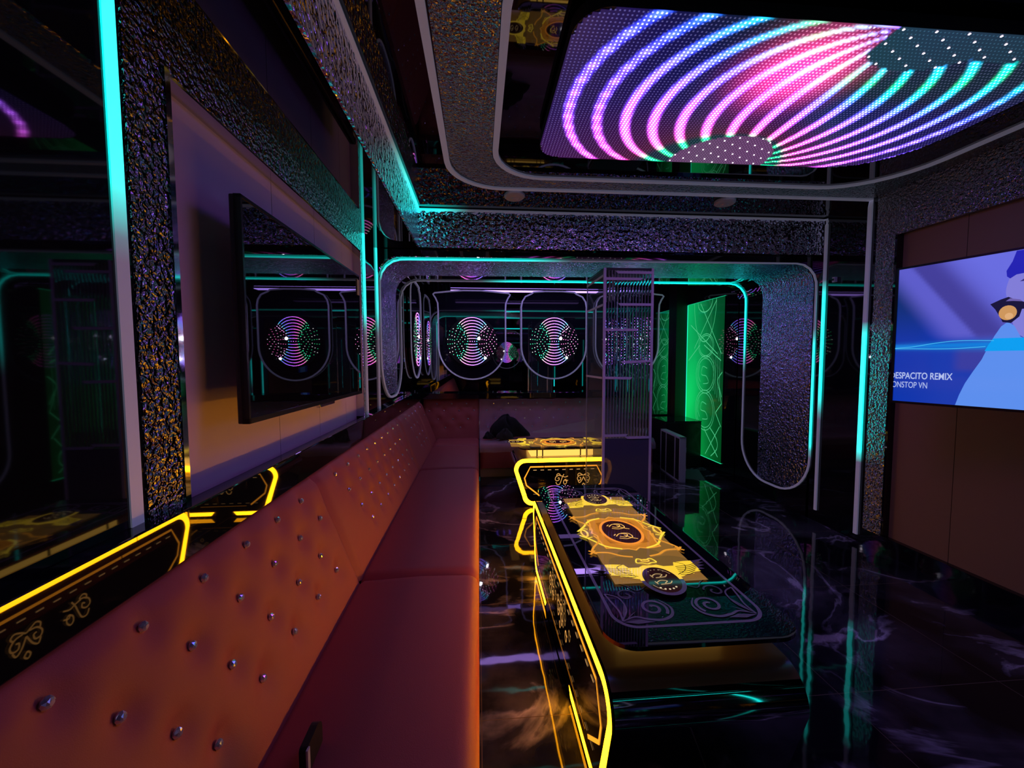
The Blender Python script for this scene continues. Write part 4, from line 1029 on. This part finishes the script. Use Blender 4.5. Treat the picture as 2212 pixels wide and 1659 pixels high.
local(MB().box(1.18, 1.183, 3.42, 3.60, 2.02, 2.24), O).build('hanger', 'tape', gc)

# ------------------------------------------------------------------ green lit panel on the right wall
GY0, GY1, GZ0, GZ1 = 4.87, 5.765, 0.17, 2.30
gp = thing('light_panel', 'bright green etched light panel on the right wall beside the mirror', 'light panel', (XR - 0.012, (GY0 + GY1) / 2, GZ0)); O = gp.location
mb = MB(); rows = []; g = []
for i in range(25):
    row = []; fy = i / 24
    for j in range(31):
        fz = j / 30; k = 0.10 + 0.90 * smooth(0.0, 1.0, fy) ** 1.3 * (0.55 + 0.45 * (1 - abs(fz - 0.35) * 1.3)); k += 0.10 * math.sin(9 * fz + 5 * fy) * fy
        row.append((XR - 0.012, GY0 + (GY1 - GY0) * fy, GZ0 + (GZ1 - GZ0) * fz)); g.append(tuple(v * k for v in (0.004, 0.66, 0.11 + 0.07 * fz)))
    rows.append(row)
mb.grid(rows, sm=False, g=g); mb.box(XR - 0.0115, XR - 0.002, GY0, GY1, GZ0, GZ1)
P = Print(lambda u, v, h: (XR - 0.012 - h, GY0 + (GY1 - GY0) * u, GZ0 + (GZ1 - GZ0) * v)); P.mb = mb
gl_ = (0.08, 0.62, 0.26)
def gs(pts, w_=0.006, c=gl_, closed=False): P.stroke([(u, v) for u, v in pts], w_, c, closed=closed)
_old = P.fn
for a in ((0.9, 0.86, 0.15, 0.66), (0.2, 0.99, 0.78, 0.70), (0.62, 0.99, 0.05, 0.66), (0.06, 0.62, 0.5, 0.72), (0.95, 0.62, 0.62, 0.72), (0.1, 0.46, 0.02, 0.36), (0.02, 0.36, 0.16, 0.30), (0.16, 0.30, 0.02, 0.22), (0.05, 0.22, 0.40, 0.02), (0.45, 0.18, 0.08, 0.03)):
    gs([(a[0], a[1]), (a[2], a[3])])
for k in (0.0, 0.10): gs([(0.5 + (0.20 + k) * math.cos(t_), 1.0 + (0.07 + k * 1.9) * math.sin(t_)) for t_ in [PI + PI * i / 16 for i in range(17)]])
for cz_, rz_ in ((0.715, 0.075), (0.53, 0.12), (0.30, 0.13)):
    for k in (1.0, 0.86): gs(circle(0.45, cz_, 0.26 * k * (0.8 if rz_ < 0.1 else 1), rz_ * k, 28), 0.004, closed=True)
for uu in (0.08, 0.13, 0.18, 0.23): gs([(uu, 0.74 - uu * 0.5), (uu, 0.34 + uu * 0.4)], 0.0035)
gs(catmull([(0.02, 0.55), (0.12, 0.50), (0.06, 0.44), (0.02, 0.40)], 5)); gs(catmull([(0.30, 0.20), (0.12, 0.14), (0.10, 0.08), (0.25, 0.02)], 5))
for cz_ in (0.53, 0.30):
    gs(catmull([(0.40, cz_ + 0.04), (0.52, cz_ + 0.05), (0.55, cz_), (0.42, cz_ - 0.01), (0.36, cz_ - 0.05), (0.50, cz_ - 0.06)], 5), 0.004)
    gs(catmull([(0.60, cz_ + 0.06), (0.64, cz_), (0.58, cz_ - 0.05)], 5), 0.004)
local(mb, O).build('etched_face', 'green', gp, recalc=False)
em = MB(); em.box(XR - 0.016, XR - 0.002, GY1, GY1 + 0.010, GZ0, GZ1, g=(0.02, 1.3, 0.75)); em.box(XR - 0.016, XR - 0.002, GY0, GY1, GZ0 - 0.008, GZ0, g=(0.02, 0.8, 0.35)); em.box(XR - 0.016, XR - 0.002, GY0, GY1, GZ1, GZ1 + 0.006, g=(0.01, 0.5, 0.25))
local(em, O).build('edge_light', 'green', gp)['label'] = 'brighter dotted edge light'

# ------------------------------------------------------------------ speaker cabinet, case, paper
sp = thing('speaker_cabinet', 'low black cabinet standing on the floor in front of the green panel', 'cabinet', (2.82, 5.56, 0))
MB().box(-0.27, 0.245, -0.26, 0.21, 0.02, 0.645).build('cabinet_body', 'black_matte', sp, bevel=0.006)
MB().box(-0.272, 0.247, -0.262, 0.212, 0.645, 0.655).build('cabinet_top', 'black_gloss', sp)
MB().box(-0.25, 0.225, -0.272, -0.262, 0.04, 0.625).build('front_panel', 'tv_bezel', sp)
for x in (-0.24, 0.215):
    for y in (-0.23, 0.18): MB().lathe([(0.018, 0.0), (0.018, 0.02)], (x, y, 0), 'Z', 10).build('foot', 'black_matte', sp)
fc = thing('flight_case', 'black flight-case lid with silver edges leaning by the low black cabinet', 'case', (2.43, 4.66, 0)); fc.rotation_euler = (0, 0, math.radians(-4))
Lc, Hc, Tc = 0.62, 0.56, 0.075
MB().box(0.004, Tc - 0.004, 0.004, Lc - 0.004, 0.004, Hc - 0.004).build('case_panel', 'black_matte', fc)
for (x0, x1, y0, y1, z0, z1) in ((0, Tc, 0, 0.022, 0, Hc), (0, 0.02, Lc - 0.02, Lc, 0, Hc), (0, Tc, 0, Lc, Hc - 0.022, Hc), (0, 0.02, 0, Lc, 0, 0.02), (-0.001, 0.006, 0.14, 0.16, 0.02, Hc - 0.02), (-0.001, 0.006, 0.42, 0.44, 0.02, Hc - 0.02)):
    MB().box(x0, x1, y0, y1, z0, z1).build('edge_profile', 'alu', fc)
for z in (0.17, 0.40): MB().box(Tc - 0.002, Tc + 0.008, 0.01, 0.05, z - 0.03, z + 0.03).build('latch', 'alu', fc)
pp = MB(); pp.prism([(2.56, 4.82), (2.80, 4.72), (2.98, 5.20), (2.70, 5.25)], lambda u, v, d: (u, v, d), 0.0005, 0.004)
tag(pp.build('cardboard_sheet', 'paper'), 'grey cardboard sheet lying on the floor beside the silver-edged case', 'cardboard')

# ------------------------------------------------------------------ ceiling discs, wall sensor
for i, (x, lab) in enumerate(((0.28, 'white round ceiling detector under the border line, left one'), (1.95, 'white round ceiling detector under the border line, right one'))):
    t = thing('smoke_detector', lab, 'detector', (x, 3.115, ZC), 'round white detectors on the ceiling')
    MB().lathe([(0.070, 0.0), (0.078, -0.008), (0.078, -0.024), (0.066, -0.034), (0.02, -0.036)], (0, 0, 0), 'Z', 28, sm=False).build('base', 'white_plastic', t)
    MB().lathe([(0.030, -0.036), (0.028, -0.042), (0.008, -0.044)], (0, 0, 0), 'Z', 20).build('sensor_cap', 'white_plastic', t)
ws = thing('wall_sensor', 'small pale sensor on the black pillar between two led strips at right', 'sensor', (XR, 3.30, 2.19))
MB().box(-0.030, -0.001, -0.014, 0.014, -0.022, 0.022).build('housing', 'white_plastic', ws, bevel=0.004)
MB().lathe([(0.010, -0.030), (0.008, -0.036)], (0, 0, 0), 'X', 12).build('lens', 'black_gloss', ws)
